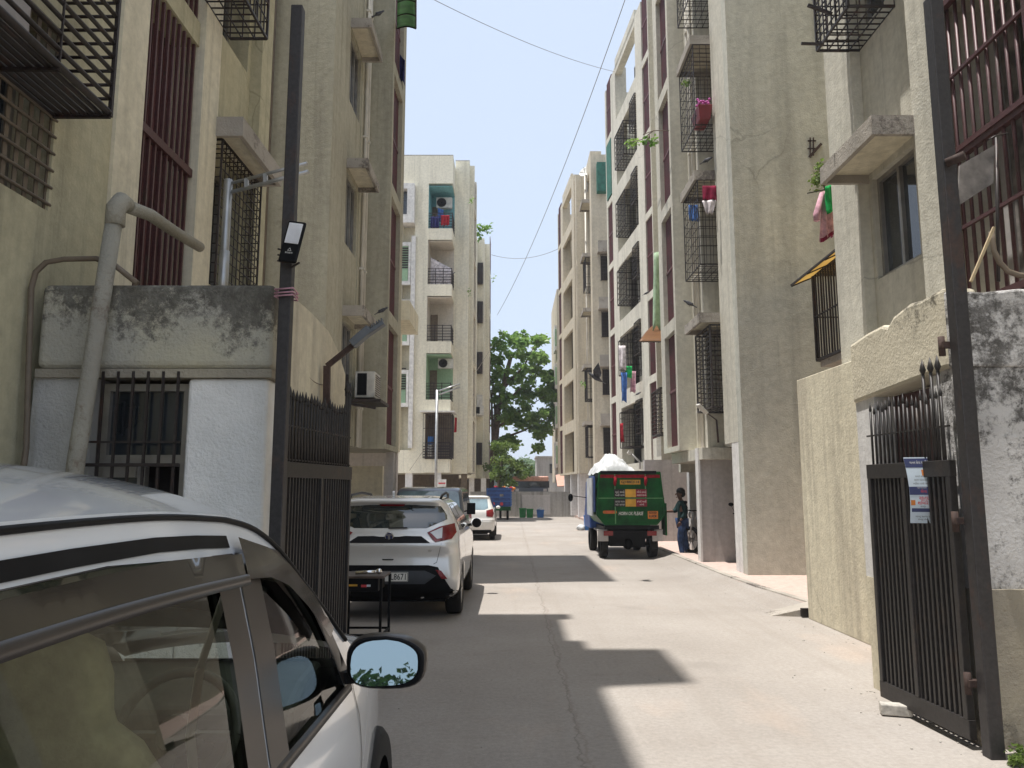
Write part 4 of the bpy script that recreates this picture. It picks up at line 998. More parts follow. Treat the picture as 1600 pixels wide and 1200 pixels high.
for p in ([(-.66,.95),(-.655,.95),(-.60,.72),(-.56,.70),(-.565,.695),(-.605,.715)], [(.66,.95),(.655,.95),(.60,.72),(.56,.70),(.565,.695),(.605,.715)]):
    b.decal('panel_gap', [(x*1.0,z) for x,z in p], 'ink', off=.003, h=.05)
b.decal('handle', [(-.08,.76),(.07,.76),(.06,.745),(-.07,.745)], 'black', off=.008)
g = MB(); c = b.pt(0, 1.035, off=.012)
g.tube([c, c-Vector((0,.012,0))], [.058,.052], 24); em = g.build('emblem', M['chrome'], S)
g = MB(); g.tube([c-Vector((0,.0125,0)), c-Vector((0,.014,0))], [.044,.044], 24); g.build('emblem_field', M['navy'], S).parent = em
g = MB(); cc = c-Vector((0,.017,0))
g.bar(cc+Vector((-.04,0,.02)), cc+Vector((.04,0,.02)), .008, .012); g.bar(cc+Vector((-.010,0,.02)), cc+Vector((-.006,0,-.038)), .01, .008); g.bar(cc+Vector((.010,0,.02)), cc+Vector((.006,0,-.038)), .01, .008)
g.build('emblem_mark', M['chrome'], S).parent = em
pc = b.pt(.0, .545, off=.03)
g = MB(); g.box(-.23,.255,pc.y-.008,pc.y+.02,.49,.605); pl = g.build('number_plate', M['letter'], S)
g = MB(); put_text(g, 'L8671', .105, lambda x,y: Vector((x, pc.y-.010, .547+y)), .142, 0, maxw=.185, bold=.001)
for a in ((-.228,.253,.598,.603),(-.228,.253,.492,.497),(-.228,-.223,.497,.598),(.248,.253,.497,.598)): g.box(a[0],a[1],pc.y-.0095,pc.y-.008,a[2],a[3])
g.build('registration', M['ink'], S).parent = pl
g = MB(); put_text(g, 'EV', .035, lambda x,y: Vector((.52+x, b.pt(.52,.86).y-.004, .86+y))); g.build('badge', M['chrome'], S)
for sd in ('right','left'):
    b.decal('side_window', [(.55,1.13),(1.3,1.09),(1.3,1.43),(.75,1.42)], 'carglass', sd, .004); b.decal('side_window', [(1.38,1.09),(2.62,1.08),(2.25,1.36),(1.95,1.43),(1.38,1.43)], 'carglass', sd, .004)
    b.decal('cladding', [(.3,.25),(3.8,.25),(3.8,.36),(3.6,.38),(3.57,.32),(2.8,.32),(2.75,.34),(1.15,.34),(1.1,.32),(.35,.32),(.31,.38)], 'black', sd, .012)
    b.decal('panel_gap', [(1.33,.4),(1.34,.4),(1.34,1.45),(1.33,1.45)], 'ink', sd, .003)
for s in (-1, 1):
    g = MB(); g.tube([(s*.60,.50,1.50),(s*.61,.62,1.545),(s*.60,1.3,1.575),(s*.58,1.9,1.55),(s*.57,2.0,1.50)],.018,8); g.build('roof_rail', M['black'], S)
    g = MB(); g.ell((s*.985,2.62,1.10),(.10,.07,.075)); mo = g.build('wing_mirror', M['silver'], S)
    g = MB(); g.tube([(s*.985,2.57,1.10),(s*.985,2.545,1.10)],[.075,.07],16); g.bar((s*.84,2.62,1.06),(s*.93,2.62,1.08),.04); g.build('mirror_face', M['black'], S).parent = mo
    for y in (.72, 3.18): wheel(S, s*.78, y, .335, .21)
g = MB(); g.tube([(.42,.12,.30),(.42,.30,.30)],.03,12); g.build('exhaust', M['chrome'], S)
g = MB(); g.box(-.7,.7,.2,3.8,.22,.40); g.build('underbody', M['black'], S)
g = MB(); g.bar((-.02,.55,1.52),(-.02,.47,1.59),.025,.03); g.build('aerial', M['silver'], S)
g = MB(); g.bar((-.02,b.pt(0,1.14).y-.02,1.135),(.22,b.pt(.2,1.15).y-.02,1.142),.014); g.build('wiper', M['black'], S)
S.location = (-1.545, 9.78, 0)

# --- dark slate SUV facing the camera behind it
V = thing('parked_car', 'dark slate van facing the camera just beyond the silver SUV', 'car', (0,0,0))
lv = [(.24,.1,3.75,.70,.1,.15),(.4,.02,3.85,.79,.1,.2),(.7,.0,3.88,.81,.1,.2),(.95,.02,3.80,.80,.1,.22),(1.03,.03,3.55,.795,.1,.2),(1.08,.03,3.2,.79,.1,.15),(1.2,.05,3.08,.765,.1,.12),(1.5,.1,2.88,.715,.12,.12),(1.60,.12,2.8,.69,.15,.15),(1.66,.18,2.65,.62,.15,.2),(1.68,.4,2.4,.5,.15,.2)]
b = Body(V, lv, M['bluegrey'], (.7, 3.1), .36)
b.decal('windscreen', [(-.70,1.12),(.70,1.12),(.64,1.55),(.55,1.585),(-.55,1.585),(-.64,1.55)], 'carglassl', 'front', h=.06)
b.decal('grille', [(-.4,.6),(.4,.6),(.42,.85),(-.42,.85)], 'black', 'front')
for s in (-1, 1):
    b.decal('headlight', [(s*x,z) for x,z in ((.5,.65),(.74,.65),(.74,.85),(.5,.85))], 'clearlamp', 'front', .01)
    g = MB(); g.box(s*.93-.09,s*.93+.09,3.0,3.06,1.10,1.34); g.bar((s*.78,3.03,1.16),(s*.88,3.03,1.18),.03); bevel(g.build('wing_mirror', M['black'], V),.03,3)
    for y in (.7, 3.1): wheel(V, s*.70, y, .33, .2)
for sd in ('right','left'):
    b.decal('side_window', [(.3,1.12),(1.5,1.12),(1.5,1.52),(.35,1.52)], 'carglass', sd); b.decal('side_window', [(1.58,1.12),(2.98,1.12),(2.75,1.5),(1.58,1.52)], 'carglass', sd)
    b.decal('panel_gap', [(1.53,.4),(1.54,.4),(1.54,1.55),(1.53,1.55)], 'ink', sd, .003)
g = MB(); g.box(-.6,.6,.2,3.6,.22,.40); g.build('underbody', M['black'], V)
g = MB(); g.bar((-.5,b.pt(-.5,1.13,'front').y+.02,1.12),(.0,b.pt(0,1.15,'front').y+.02,1.16),.015); g.build('wiper', M['black'], V)
V.location = (-1.80, 19.6, 0); V.rotation_euler.z = math.pi

# --- white hatchback
Hc = thing('parked_car', 'small white hatchback with red tail lamps, parked beyond the slate van', 'car', (0,0,0))
lv = [(.24,.15,3.55,.72,.2,.3),(.34,.04,3.68,.81,.2,.3),(.5,.0,3.72,.83,.2,.35),(.62,.0,3.72,.835,.2,.38),(.70,.04,3.7,.83,.2,.38),(.82,.06,3.55,.82,.25,.38),(.90,.08,3.1,.815,.25,.3),(.97,.12,2.8,.80,.25,.25),(1.12,.24,2.5,.74,.22,.2),(1.32,.42,2.15,.665,.2,.2),(1.38,.40,2.02,.63,.2,.25),(1.42,.5,1.85,.55,.2,.3),(1.44,.8,1.5,.4,.2,.3)]
b = Body(Hc, lv, M['whitecar'], (.62, 3.0), .33)
b.decal('rear_window', [(-.58,1.32),(.58,1.32),(.62,1.02),(.5,.97),(-.5,.97),(-.62,1.02)], 'carglassl', h=.05)
for s in (-1, 1):
    b.decal('tail_lamp', [(s*x,z) for x,z in ((.56,.95),(.76,1.0),(.80,.85),(.76,.74),(.56,.76))], 'redlamp', off=.006, h=.04)
    for y in (.62, 3.0): wheel(Hc, s*.74, y, .30, .18)
    g = MB(); g.ell((s*.90,2.5,1.0),(.08,.05,.06)); g.build('wing_mirror', M['whitecar'], Hc)
b.decal('bumper', [(-.78,.24),(.78,.24),(.70,.34),(-.70,.34)], 'black', off=.008)
b.decal('panel_gap', [(-.8,.655),(.8,.655),(.8,.645),(-.8,.645)], 'ink', off=.003)
for sd in ('right','left'):
    b.decal('side_window', [(.62,1.0),(1.3,.98),(1.3,1.32),(.85,1.32)], 'carglass', sd); b.decal('side_window', [(1.37,.98),(2.4,.97),(2.0,1.3),(1.37,1.33)], 'carglass', sd)
g = MB(); g.box(-.23,.23,-.02,.01,.50,.60); g.build('number_plate', M['letter'], Hc)
g = MB(); g.box(-.6,.6,.2,3.5,.2,.38); g.build('underbody', M['black'], Hc)
Hc.location = (-1.39, 25.0, 0)

# --- green garbage truck
T = thing('garbage_truck', 'green tipper garbage truck seen from behind with a white sack on top', 'truck', (2.79,18.3,0))
TX = 2.79; Y0 = 18.3
def body_poly(e=0): return [(-.62-e,.80-e),(.62+e,.80-e),(.80+e,1.02),(.80+e,1.28),(.76+e,1.62),(.72+e,2.04+e),(-.72-e,2.04+e),(-.76-e,1.62),(-.80-e,1.28),(-.80-e,1.02)]
g = MB(); g.prism(body_poly(), lambda x,z: Vector((TX+x,Y0,z)), lambda x,z: Vector((TX+x,Y0+2.4,z))); bevel(g.build('tipper_body', M['green'], T), .01)
lt = simple('pale green edge', (.10,.26,.10), .5)
def rimbar(pts, w=.02, m='green'): 
    g = MB()
    for a, c in zip(pts, pts[1:]): g.bar(Vector((TX+a[0],Y0-.012,a[1])), Vector((TX+c[0],Y0-.012,c[1])), w)
    return g
bp = body_poly(-.01); g = rimbar(bp+bp[:1], .026); g.build('edge_frame', M['green'], T)
g = rimbar([(-.80,1.42),(.80,1.42)],.022); g.bar((TX-.36,Y0-.012,.82),(TX-.36,Y0-.012,1.98),.022); g.bar((TX+.36,Y0-.012,1.42),(TX+.36,Y0-.012,1.98),.022); g.build('stiffener', lt, T)
g = MB(); g.box(TX-.73,TX+.73,Y0-.018,Y0-.003,1.895,1.97); g.build('red_band', M['redc'], T)
g = MB(); g.box(TX-.70,TX+.62,Y0-.03,Y0+.1,1.99,2.06); g.build('top_edge', M['black'], T)
for x in (-.36,.36):
    g = MB(); g.tube([(TX+x,Y0-.03,1.92),(TX+x+.01,Y0-.05,1.84),(TX+x-.005,Y0-.04,1.76),(TX+x,Y0-.04,1.70)],[.03,.04,.035,.01],8); g.build('red_ribbon', M['redc'], T)
g = MB(); g.box(TX-.24,TX+.24,Y0-.02,Y0-.003,1.74,1.85); pl = g.build('number_plate', M['yellowp'], T)
tp_ = lambda x,y: Vector((TX+x, Y0-.026, y))
g = MB(); put_text(g, 'GJ18BE2118', .085, tp_, 0, 1.795, bold=.002, maxw=.44); g.build('registration', M['ink'], T).parent = pl
for x0,x1,c in ((-.38,-.125,'ink'),(-.12,.125,'yellowp'),(.13,.385,'maroonp')):
    for z0_,z1_ in ((1.445,1.63),(1.225,1.40)):
        g = MB(); g.box(TX+x0,TX+x1,Y0-.03,Y0-.003,z0_,z1_); g.build('sign_board', M[c], T)
g = MB()
for x,z,s in ((-.25,1.56,'સૂકો કચરો'),(-.25,1.49,'અહીં નાખો'),(-.25,1.34,'સ્વચ્છ ભારત'),(-.25,1.27,'શહેર સ્વચ્છ'),(.26,1.56,'ભીનો કચરો'),(.26,1.49,'અલગ રાખો'),(.26,1.34,'કચરો અહીં'),(.26,1.27,'નાખો')):
    put_text(g, s, .06, lambda a,y: Vector((TX+a, Y0-.033, y)), x, z, maxw=.22)
    if s in ('અહીં નાખો','શહેર સ્વચ્છ','અલગ રાખો','નાખો'): g.build('lettering', M['letter'], T); g = MB()
put_text(g, 'HORN OK PLEASE', .11, lambda a,y: Vector((TX+a, Y0-.006, y)), 0, 1.06, shear=.2, bold=.002, maxw=.58); g.build('lettering', M['letter'], T)
g = MB(); g.box(TX-.62,TX-.36,Y0-.014,Y0-.003,1.06,1.13); g.tube([(TX-.62,Y0-.014,1.095),(TX-.62,Y0-.003,1.095)],.035,14); g.tube([(TX-.36,Y0-.014,1.095),(TX-.36,Y0-.003,1.095)],.035,14); g.build('sticker', M['orange'], T)
g = MB(); put_text(g, 'STOP', .075, lambda a,y: Vector((TX+a, Y0-.018, y)), -.49, 1.095, bold=.002); g.build('lettering', M['redprint'], T)
g = MB(); g.box(TX+.40,TX+.64,Y0-.014,Y0-.003,.94,1.12); g.build('sticker', M['orange'], T)
g = MB(); put_text(g, 'GOOD', .06, lambda a,y: Vector((TX+a, Y0-.018, y)), .52, 1.08, bold=.002); put_text(g, 'LUCK', .07, lambda a,y: Vector((TX+a, Y0-.018, y)), .52, 1.0, bold=.003); g.build('lettering', M['ink'], T)
g = MB(); g.box(TX-.55,TX-.42,Y0+.05,Y0+3.4,.55,.72); g.box(TX+.42,TX+.55,Y0+.05,Y0+3.4,.55,.72); g.box(TX-.6,TX+.6,Y0+.1,Y0+.2,.52,.66); g.box(TX-.5,TX+.5,Y0+1.0,Y0+1.4,.3,.6); g.tube([(TX-.6,Y0+.55,.33),(TX+.6,Y0+.55,.33)],.05,8); g.ell((TX,Y0+.55,.33),(.13,.14,.14)); g.build('chassis', M['black'], T)
g = MB(); g.box(TX-.5,TX+.5,Y0+.3,Y0+.34,.46,.8); g.box(TX-.45,TX-.1,Y0+.35,Y0+.6,.28,.5); g.box(TX+.05,TX+.42,Y0+.5,Y0+.8,.25,.5); g.build('tank', M['black'], T)  # dark filler boards for the mass and shade under the truck, no real tank
g = MB(); g.box(TX-.62,TX+.66,Y0+.0,Y0+.06,.70,.79); g.build('under_rail', M['black'], T)
for x in (-.52,.50):
    g = MB(); g.box(TX+x-.12,TX+x+.1,Y0-.0,Y0+.05,.55,.66); g.build('tail_lamp', M['redlamp'], T)
    g = MB(); g.box(TX+x*1.25-.13,TX+x*1.25+.13,Y0+.05,Y0+.9,.66,.69); g.box(TX+x*1.25-.12,TX+x*1.25+.12,Y0+.04,Y0+.06,.42,.66); g.build('mudguard', M['colgrey'], T)
for y in (.55, 2.9):
    for x in (-.60,.58): wheel(T, TX+x, Y0+y, .32, .19, 'black')
g = MB(); g.prism([(2.45,.6),(3.9,.6),(3.95,1.0),(3.7,1.25),(3.45,1.85),(2.5,1.9)], lambda y,z: Vector((TX-.72,Y0+y,z)), lambda y,z: Vector((TX+.72,Y0+y,z))); bevel(g.build('cab', M['bluetruck'], T), .04, 3)
g = MB(); g.box(TX-.85,TX-.82,Y0+.05,Y0+1.3,1.1,1.95); g.build('side_board', M['bluetruck'], T)
g = MB(); g.box(TX-.89,TX-.86,Y0+.2,Y0+1.4,1.0,1.9); g.build('side_board', M['sack'], T)
g = MB(); g.box(TX+.83,TX+.87,Y0+.1,Y0+.6,.55,1.3); g.build('side_board', M['green'], T)
g = MB(); g.tube([(TX-.72,Y0+3.3,1.4),(TX-1.12,Y0+3.3,1.45)],.012,6); g.ell((TX-1.16,Y0+3.3,1.40),(.07,.02,.11)); g.build('wing_mirror', M['black'], T)
# sack on top
t = thing('white_sack', 'bulging white woven sack heaped on top of the green garbage truck', 'sack', (2.6,19.2,2.05))
random.seed(11)
def lumpy(mb, c, r, n=26, m=14, k=.12, seed=0, flat=.0):
    P = []
    rnd = random.Random(seed); ph = [(rnd.uniform(2,5), rnd.uniform(2,5), rnd.uniform(0,6), rnd.uniform(0,6)) for _ in range(5)]
    for i in range(m+1):
        t_ = math.pi*i/m; row = []
        for j in range(n+1):
            a = 2*math.pi*(j % n)/n; q = 1+k*sum(math.sin(f1*a+p1)*math.sin(f2*t_+p2) for f1,f2,p1,p2 in [(round(x[0]),x[1],x[2],x[3]) for x in ph])/2
            row.append((c[0]+r[0]*q*math.sin(t_)*math.cos(a), c[1]+r[1]*q*math.sin(t_)*math.sin(a), max(c[2]+r[2]*q*math.cos(t_), c[2]-flat) if flat else c[2]+r[2]*q*math.cos(t_)))
        P.append(row)
    mb.grid(P)
g = MB(); P = []; nz = __import__('mathutils').noise
for i in range(45):
    row = []
    for j in range(61):
        u_ = i/44; v_ = j/60; x = 1.98+1.12*v_; y = 18.5+1.7*u_
        env = max(0, math.sin(math.pi*u_))**.45; pr = [(0,0),(.08,.30),(.2,.36),(.33,.58),(.46,.60),(.6,.52),(.74,.33),(.9,.12),(1,0)]
        for (a1,b1),(a2,b2) in zip(pr,pr[1:]):
            if v_ <= a2: h_ = b1+(b2-b1)*(v_-a1)/(a2-a1); break
        p_ = Vector((x*3.2,y*3.2,0)); f_ = abs(nz.noise(p_*1.6))*.16+abs(nz.noise(p_*3.7))*.07
        row.append((x+.05*nz.noise(p_+Vector((9,0,0))), y, 1.98+max(0,h_*env*.86-f_*env+.04)))
    P.append(row)
g.grid(P); g.build('sack_body', M['sack'], t)

# --- blue cargo three wheeler
t = thing('cargo_rickshaw', 'blue cargo three wheeler seen from behind at the far end of the lane', 'three wheeler', (-.62,41.8,0)); X0 = -.66; Y_ = 41.8
g = MB(); g.box(X0-.72,X0+.62,Y_,Y_+1.7,.72,1.70); bevel(g.build('cargo_box', M['bluetruck'], t), .02)
g = MB()
for z in (.98,1.2,1.42,1.62): g.box(X0-.72,X0+.62,Y_-.03,Y_-.003,z,z+.04)
for x in (-.7,.58): g.box(X0+x,X0+x+.05,Y_-.04,Y_-.003,.72,1.7)
for i in range(7): g.box(X0+.625,X0+.66,Y_+.05,Y_+1.6,.8+i*.13,.85+i*.13)
g.build('rail', simple('mid blue paint', (.035,.13,.36), .5), t)
g = MB(); g.box(X0+.0,X0+.2,Y_-.04,Y_-.031,1.25,1.38); g.build('sticker', M['bag'], t)
for x in (-.35,.1):
    g = MB(); g.tube([(X0+x,Y_-.035,.86),(X0+x,Y_-.03,.86)],.09,14); g.build('painted_disc', M['redprint'], t)
g = MB(); g.box(X0-.7,X0+.6,Y_+.02,Y_+.1,.5,.71); g.build('bumper', M['green'], t)
for x in (-.5,.42): wheel(t, X0+x, Y_+.5, .25, .13, 'black')
g = MB(); g.prism([(1.75,.5),(2.9,.5),(2.9,.9),(2.6,1.7),(1.75,1.75)], lambda y,z: Vector((X0-.5,Y_+y,z)), lambda y,z: Vector((X0+.45,Y_+y,z))); g.build('cab', M['bluetruck'], t)
wheel(t, X0, Y_+2.7, .25, .13, 'black')

# --- near silver MPV (its right flank beside the camera)
K = thing('parked_car', 'near silver MPV with beige seats and smoked rain visors in the foreground', 'car', (-1.42,2,0)); KX = -1.42
def wprof(z):
    T_ = [(.25,.78),(.4,.85),(.55,.872),(.68,.872),(.80,.86),(.90,.832),(1.0,.812),(1.2,.775),(1.45,.712),(1.56,.672),(1.7,.63)]
    for (a, u), (c, v) in zip(T_, T_[1:]):
        if z <= c: k = max(0,(z-a)/(c-a)); k = k; return u+(v-u)*k
    return T_[-1][1]
def side(y, z):
    q = wprof(z)
    if y > 2.9: q -= .20*((y-2.9)/1.4)**2
    if y < .3: q -= .06*((.3-y)/.4)**2
    return q
def zr(y):
    T_ = [(-.1,1.50),(.3,1.55),(1.0,1.57),(1.6,1.575),(2.0,1.555),(2.2,1.52),(2.38,1.44),(2.6,1.30),(2.72,1.22),(2.9,1.11),(3.05,1.03),(3.5,.97),(3.9,.89),(4.2,.80),(4.32,.72)]
    for i in range(len(T_)-1):
        if y <= T_[i+1][0]:
            t_ = (y-T_[i][0])/(T_[i+1][0]-T_[i][0]); g_ = lambda k: T_[min(max(k,0),len(T_)-1)][1]
            return crm(g_(i-1),g_(i),g_(i+1),g_(i+2),t_)
    return .72
ys = [-.05+i*.05 for i in range(88)]; ys = [y for y in ys if y <= 4.3]
win1 = [(.70,.93),(1.30,.925),(1.87,.92),(1.875,1.46),(1.4,1.485),(.70,1.475)]
win2 = [(2.13,.92),(2.84,.925),(2.74,1.06),(2.60,1.21),(2.44,1.34),(2.30,1.415),(2.13,1.455)]
win0 = [(.05,.98),(.60,.95),(.60,1.46),(.2,1.42)]
outer = [(-.05,.30),(4.28,.30),(4.3,.70)]+[(y, zr(y)) for y in ys[::-1]]
def sidepatch(name, poly, mat, sx, off=0, holes=(), h=.08, thick=0, par=K):
    vs, fs = cdt(poly, holes, h); g = MB(); g.smooth = True
    g.add([Vector((KX+sx*(side(y,z)+off), y, z)) for y, z in vs], fs); o = g.build(name, M[mat], K)
    if thick: m = o.modifiers.new('s', 'SOLIDIFY'); m.thickness = thick; m.offset = 0
    if par is not K: o.parent = par
    return o
def strip_(name, pts, h_, mat, sx, off):
    g = MB(); R = []
    for k, o_ in ((0,0),(.15,off),(.85,off),(1,0)): R.append([Vector((KX+sx*(side(y,z+h_*k)+o_+.002), y, z+h_*k)) for y, z in pts])
    g.grid(R); return g.build(name, M[mat], K)
for sx in (1, -1):
    d = sidepatch('door_side', outer, 'silver', sx, 0, (win0, win1, win2), .07)
    for nm, wn in (('rear_door_glass', win1), ('front_door_glass', win2), ('quarter_glass', win0)): sidepatch(nm, wn, 'cglass', sx, -.012, (), .1)
    sidepatch('pillar_cover', [(1.855,.90),(1.985,.90),(1.985,1.46),(1.855,1.465)], 'trim', sx, .004, (), .06)
    sidepatch('pillar_cover', [(2.00,.90),(2.15,.90),(2.145,1.455),(2.00,1.46)], 'trim', sx, .004, (), .06)
    strip_('belt_moulding', [(.03*i, .897) for i in range(98)], .034, 'trim', sx, .008)
    sidepatch('frame_trim', [(2.84,.92),(2.93,.95),(2.80,1.09),(2.66,1.225),(2.5,1.355),(2.34,1.44),(2.15,1.475),(2.15,1.45),(2.30,1.41),(2.44,1.335),(2.60,1.205),(2.74,1.055)], 'trim', sx, .005, (), .05)
    # rain visors: smoked strips standing off the door frames, each with a lighter lower lip
    sidepatch('door_frame_top', [(y, zr(y)-.052) for y in (.3,.6,.9,1.3,1.6,1.8,1.98)]+[(y, zr(y)-.082) for y in (1.98,1.8,1.6,1.3,.9,.6,.3)], 'black', sx, .004, (), .05)
    top = [(y, zr(y)-.098) for y in (.55,.9,1.3,1.6,1.87,1.98)]; low = [(1.98,1.405),(1.87,1.41),(1.6,1.42),(1.3,1.425),(.9,1.42),(.55,1.405)]
    v1 = sidepatch('rain_visor', top+low, 'visor', sx, .028, (), .05)
    strip_('visor_lip', [(.55+i*.03, 1.378+.016*math.sin(i/48*math.pi)) for i in range(49)], .034, 'trim', sx, .032).parent = v1
    top = [(2.0,1.50),(2.2,1.46),(2.36,1.40),(2.55,1.285),(2.72,1.15)]; low = [(2.66,1.13),(2.5,1.24),(2.32,1.34),(2.18,1.38),(2.0,1.395)]
    sidepatch('rain_visor', top+low, 'visor', sx, .026, (), .05)
    g = MB(); g.tube([(KX+sx*(side(y,zr(y)-.012)+.004), y, zr(y)-.012) for y in ys if y < 3.0], .008, 6); g.build('roof_seal', M['black'], K)
    g = MB(); g.tube([(KX+sx*(side(y,zr(y)-.04)+.006), y, zr(y)-.090) for y in ys if .3 < y < 2.0], .009, 8); g.build('door_top_bright_strip', M['chrome'], K)  # bright reflection along the door top built as a chrome strip
    sidepatch('panel_gap', [(1.99,.35),(1.996,.35),(1.996,.9),(1.99,.9)], 'ink', sx, .002, (), .06)
    sidepatch('panel_gap', [(2.95,.35),(2.958,.35),(2.958,.93),(2.95,.93)], 'ink', sx, .002, (), .06)
    for y in (.65, 3.42): wheel(K, KX+sx*.78, y, .31, .19)
    # door mirror
    mx = KX+sx*.965; my = 2.86
    g = MB(); P = []
    for i, (dy, k) in enumerate(((-.055,1.0),(-.05,1.04),(0,1.05),(.05,.95),(.09,.7),(.11,.3))):
        P.append([(mx+sx*k*(.135*math.copysign(abs(math.cos(a))**.62, math.cos(a))+.012), my+dy, 1.02+k*(.088*math.copysign(abs(math.sin(a))**.7, math.sin(a))-.028*max(0,math.cos(a))*max(0,math.sin(a)))) for a in [2*math.pi*j/28 for j in range(29)]])
    g.grid(P); mo = g.build('wing_mirror', M['trim'], K)
    g = MB(); rr_ = lambda k, y: [(mx+sx*k*(.135*math.copysign(abs(math.cos(a))**.62, math.cos(a))+.012)*1, y, 1.02+k*(.088*math.copysign(abs(math.sin(a))**.7, math.sin(a))-.028*max(0,math.cos(a))*max(0,math.sin(a)))) for a in [2*math.pi*j/28 for j in range(28)]]
    g.add([Vector(q)+Vector((0, .22*(q[0]-mx)*sx*1.0+.19*(q[2]-1.02)-.022, 0)) for q in rr_(.85, my-.046)], [tuple(range(28))]); gl = g.build('mirror_glass', M['mirror'], K); gl.parent = mo
    g = MB(); g.grid([rr_(1.0, my-.055)+[rr_(1.0, my-.055)[0]], rr_(.93, my-.062)+[rr_(.93, my-.062)[0]], rr_(.86, my-.053)+[rr_(.86, my-.053)[0]]]); q = g.build('mirror_rim', M['black'], K); q.parent = mo
    g = MB(); g.bar((KX+sx*.80, my, .955), (KX+sx*.92, my, .965), .05, .04); q = g.build('mirror_arm', M['black'], K); q.parent = mo
# roof, windscreen and bonnet share one cambered surface
def topz(y, u, zc): return zr(y)+zc*(1-abs(u)**2.3)
def camber(y): 
    return .125 if y < 2.0 else (.125+.03*math.sin((y-2.0)/1.05*math.pi) if y < 3.05 else .075)
def toppatch(name, y0, y1, u0, u1, mat, off=0):
    g = MB(); P = []; n = max(2, int((y1-y0)/.05))
    for i in range(n+1):
        y = y0+(y1-y0)*i/n; w_ = side(y, zr(y)); P.append([(KX+u*w_, y, topz(y,u,camber(y))+off) for u in [u0+(u1-u0)*j/24 for j in range(25)]])
    g.grid(P); return g.build(name, M[mat], K)
toppatch('roof', -.05, 2.28, -1, 1, 'silver'); toppatch('a_pillar', 2.28, 3.05, -1, -.93, 'silver'); toppatch('a_pillar', 2.28, 3.05, .93, 1, 'silver')
toppatch('windscreen', 2.28, 3.05, -.93, .93, 'cglass2', -.006); toppatch('bonnet', 3.05, 4.3, -1, 1, 'silver')
for y in (.55, .56): pass
g = MB(); g.grid([[(KX+u*side(4.3,z), 4.3+.0, z) for u in (-1,-.5,0,.5,1)] for z in (.3,.5,.72)]); g.grid([[(KX+u*side(-.05,z), -.05, z) for u in (-1,-.5,0,.5,1)] for z in (.3,.6,.9)])
g.build('bumper', M['silver'], K)
g = MB(); g.box(KX-.74,KX+.74,.0,4.2,.18,.34); g.box(KX-.70,KX+.70,3.0,4.1,.34,.72); g.build('floor_pan', M['black'], K)
g = MB(); g.box(KX-.72,KX+.72,2.72,3.0,.55,.86); g.prism([(2.62,.80),(3.05,.80),(3.05,.98),(2.80,.96),(2.64,.90)], lambda y,z: Vector((KX-.70,y,z)), lambda y,z: Vector((KX+.70,y,z)))
bevel(g.build('dashboard', M['dash'], K), .03, 3)
for sx in (1,-1): sidepatch('door_card', [(.1,.35),(2.85,.35),(2.85,.90),(.1,.90)], 'dash', sx, -.05, (), .12)
def seat(x, y, m='seat', lean=.16, name='front_seat', wd=.25, hz=1.30):
    g = MB(); g.box(x-wd,x+wd,y,y+.5,.42,.58); bevel(g.build(name, M[m], K), .05, 4)
    s_ = [c for c in K.children if c.name.startswith(name)][-1]
    P = []; n = 14; prof = [(0,.50,.11),(.12,.54,.12),(.3,.56,.11),(.45,.52,.095),(.55,.40,.08),(.60,.27,.07),(.63,.255,.065),(.72,.26,.065),(.80,.22,.055),(.83,.12,.03)]
    for h_, ww, th in prof:
        cz = .52+h_*(hz-.52)/.83; cy = y+.02-lean*h_; row = []
        for j in range(25):
            a = 2*math.pi*j/24; row.append((x+ww*wd*2*.94*math.copysign(abs(math.cos(a))**.5, math.cos(a))*1.0, cy+th*math.copysign(abs(math.sin(a))**.7, math.sin(a)), cz))
        P.append(row)
    g = MB(); g.grid(P); q = g.build('seat_back', M[m], K); q.parent = s_
    return s_
seat(KX+.38, 1.92, 'seat'); seat(KX-.38, 1.95, 'seat')
seat(KX+.40, .95, 'seat2', .2, 'rear_seat', .30, 1.22); seat(KX-.38, .95, 'seat2', .2, 'rear_seat', .30, 1.22)
g = MB(); c = Vector((KX+.38,2.50,.87)); ax = Vector((0,-.9,.42)).normalized(); u1 = Vector((1,0,0)); u2 = ax.cross(u1)
g.tube([c+(u1*math.cos(a)+u2*math.sin(a))*.185 for a in [2*math.pi*i/30 for i in range(31)]], .016, 8, False); g.tube([c-ax*.01, c+ax*.03], [.065,.05], 16)
for a in (0, math.pi, -math.pi/2): g.bar(c, c+(u1*math.cos(a)+u2*math.sin(a))*.18, .03, .015)
g.tube([c, c-ax*.25], .04, 10); g.build('steering_wheel', M['dash'], K)
g = MB(); pts = [Vector((KX+.70,1.98,1.36)),Vector((KX+.64,2.0,1.18)),Vector((KX+.60,2.06,1.0)),Vector((KX+.63,2.08,.75)),Vector((KX+.66,2.06,.5))]
for a, c_ in zip(pts, pts[1:]): g.bar(a, c_, .004, .05)
g.build('seat_belt', M['belt'], K)
g = MB(); P = []
for i in range(10):
    y = .1+i*.235; w_ = side(y,zr(y))-.05; P.append([(KX+u*w_, y, topz(y,u,camber(y))-.045) for u in [-1+j/6 for j in range(13)]])
g.grid(P); g.build('headliner', M['headliner'], K)
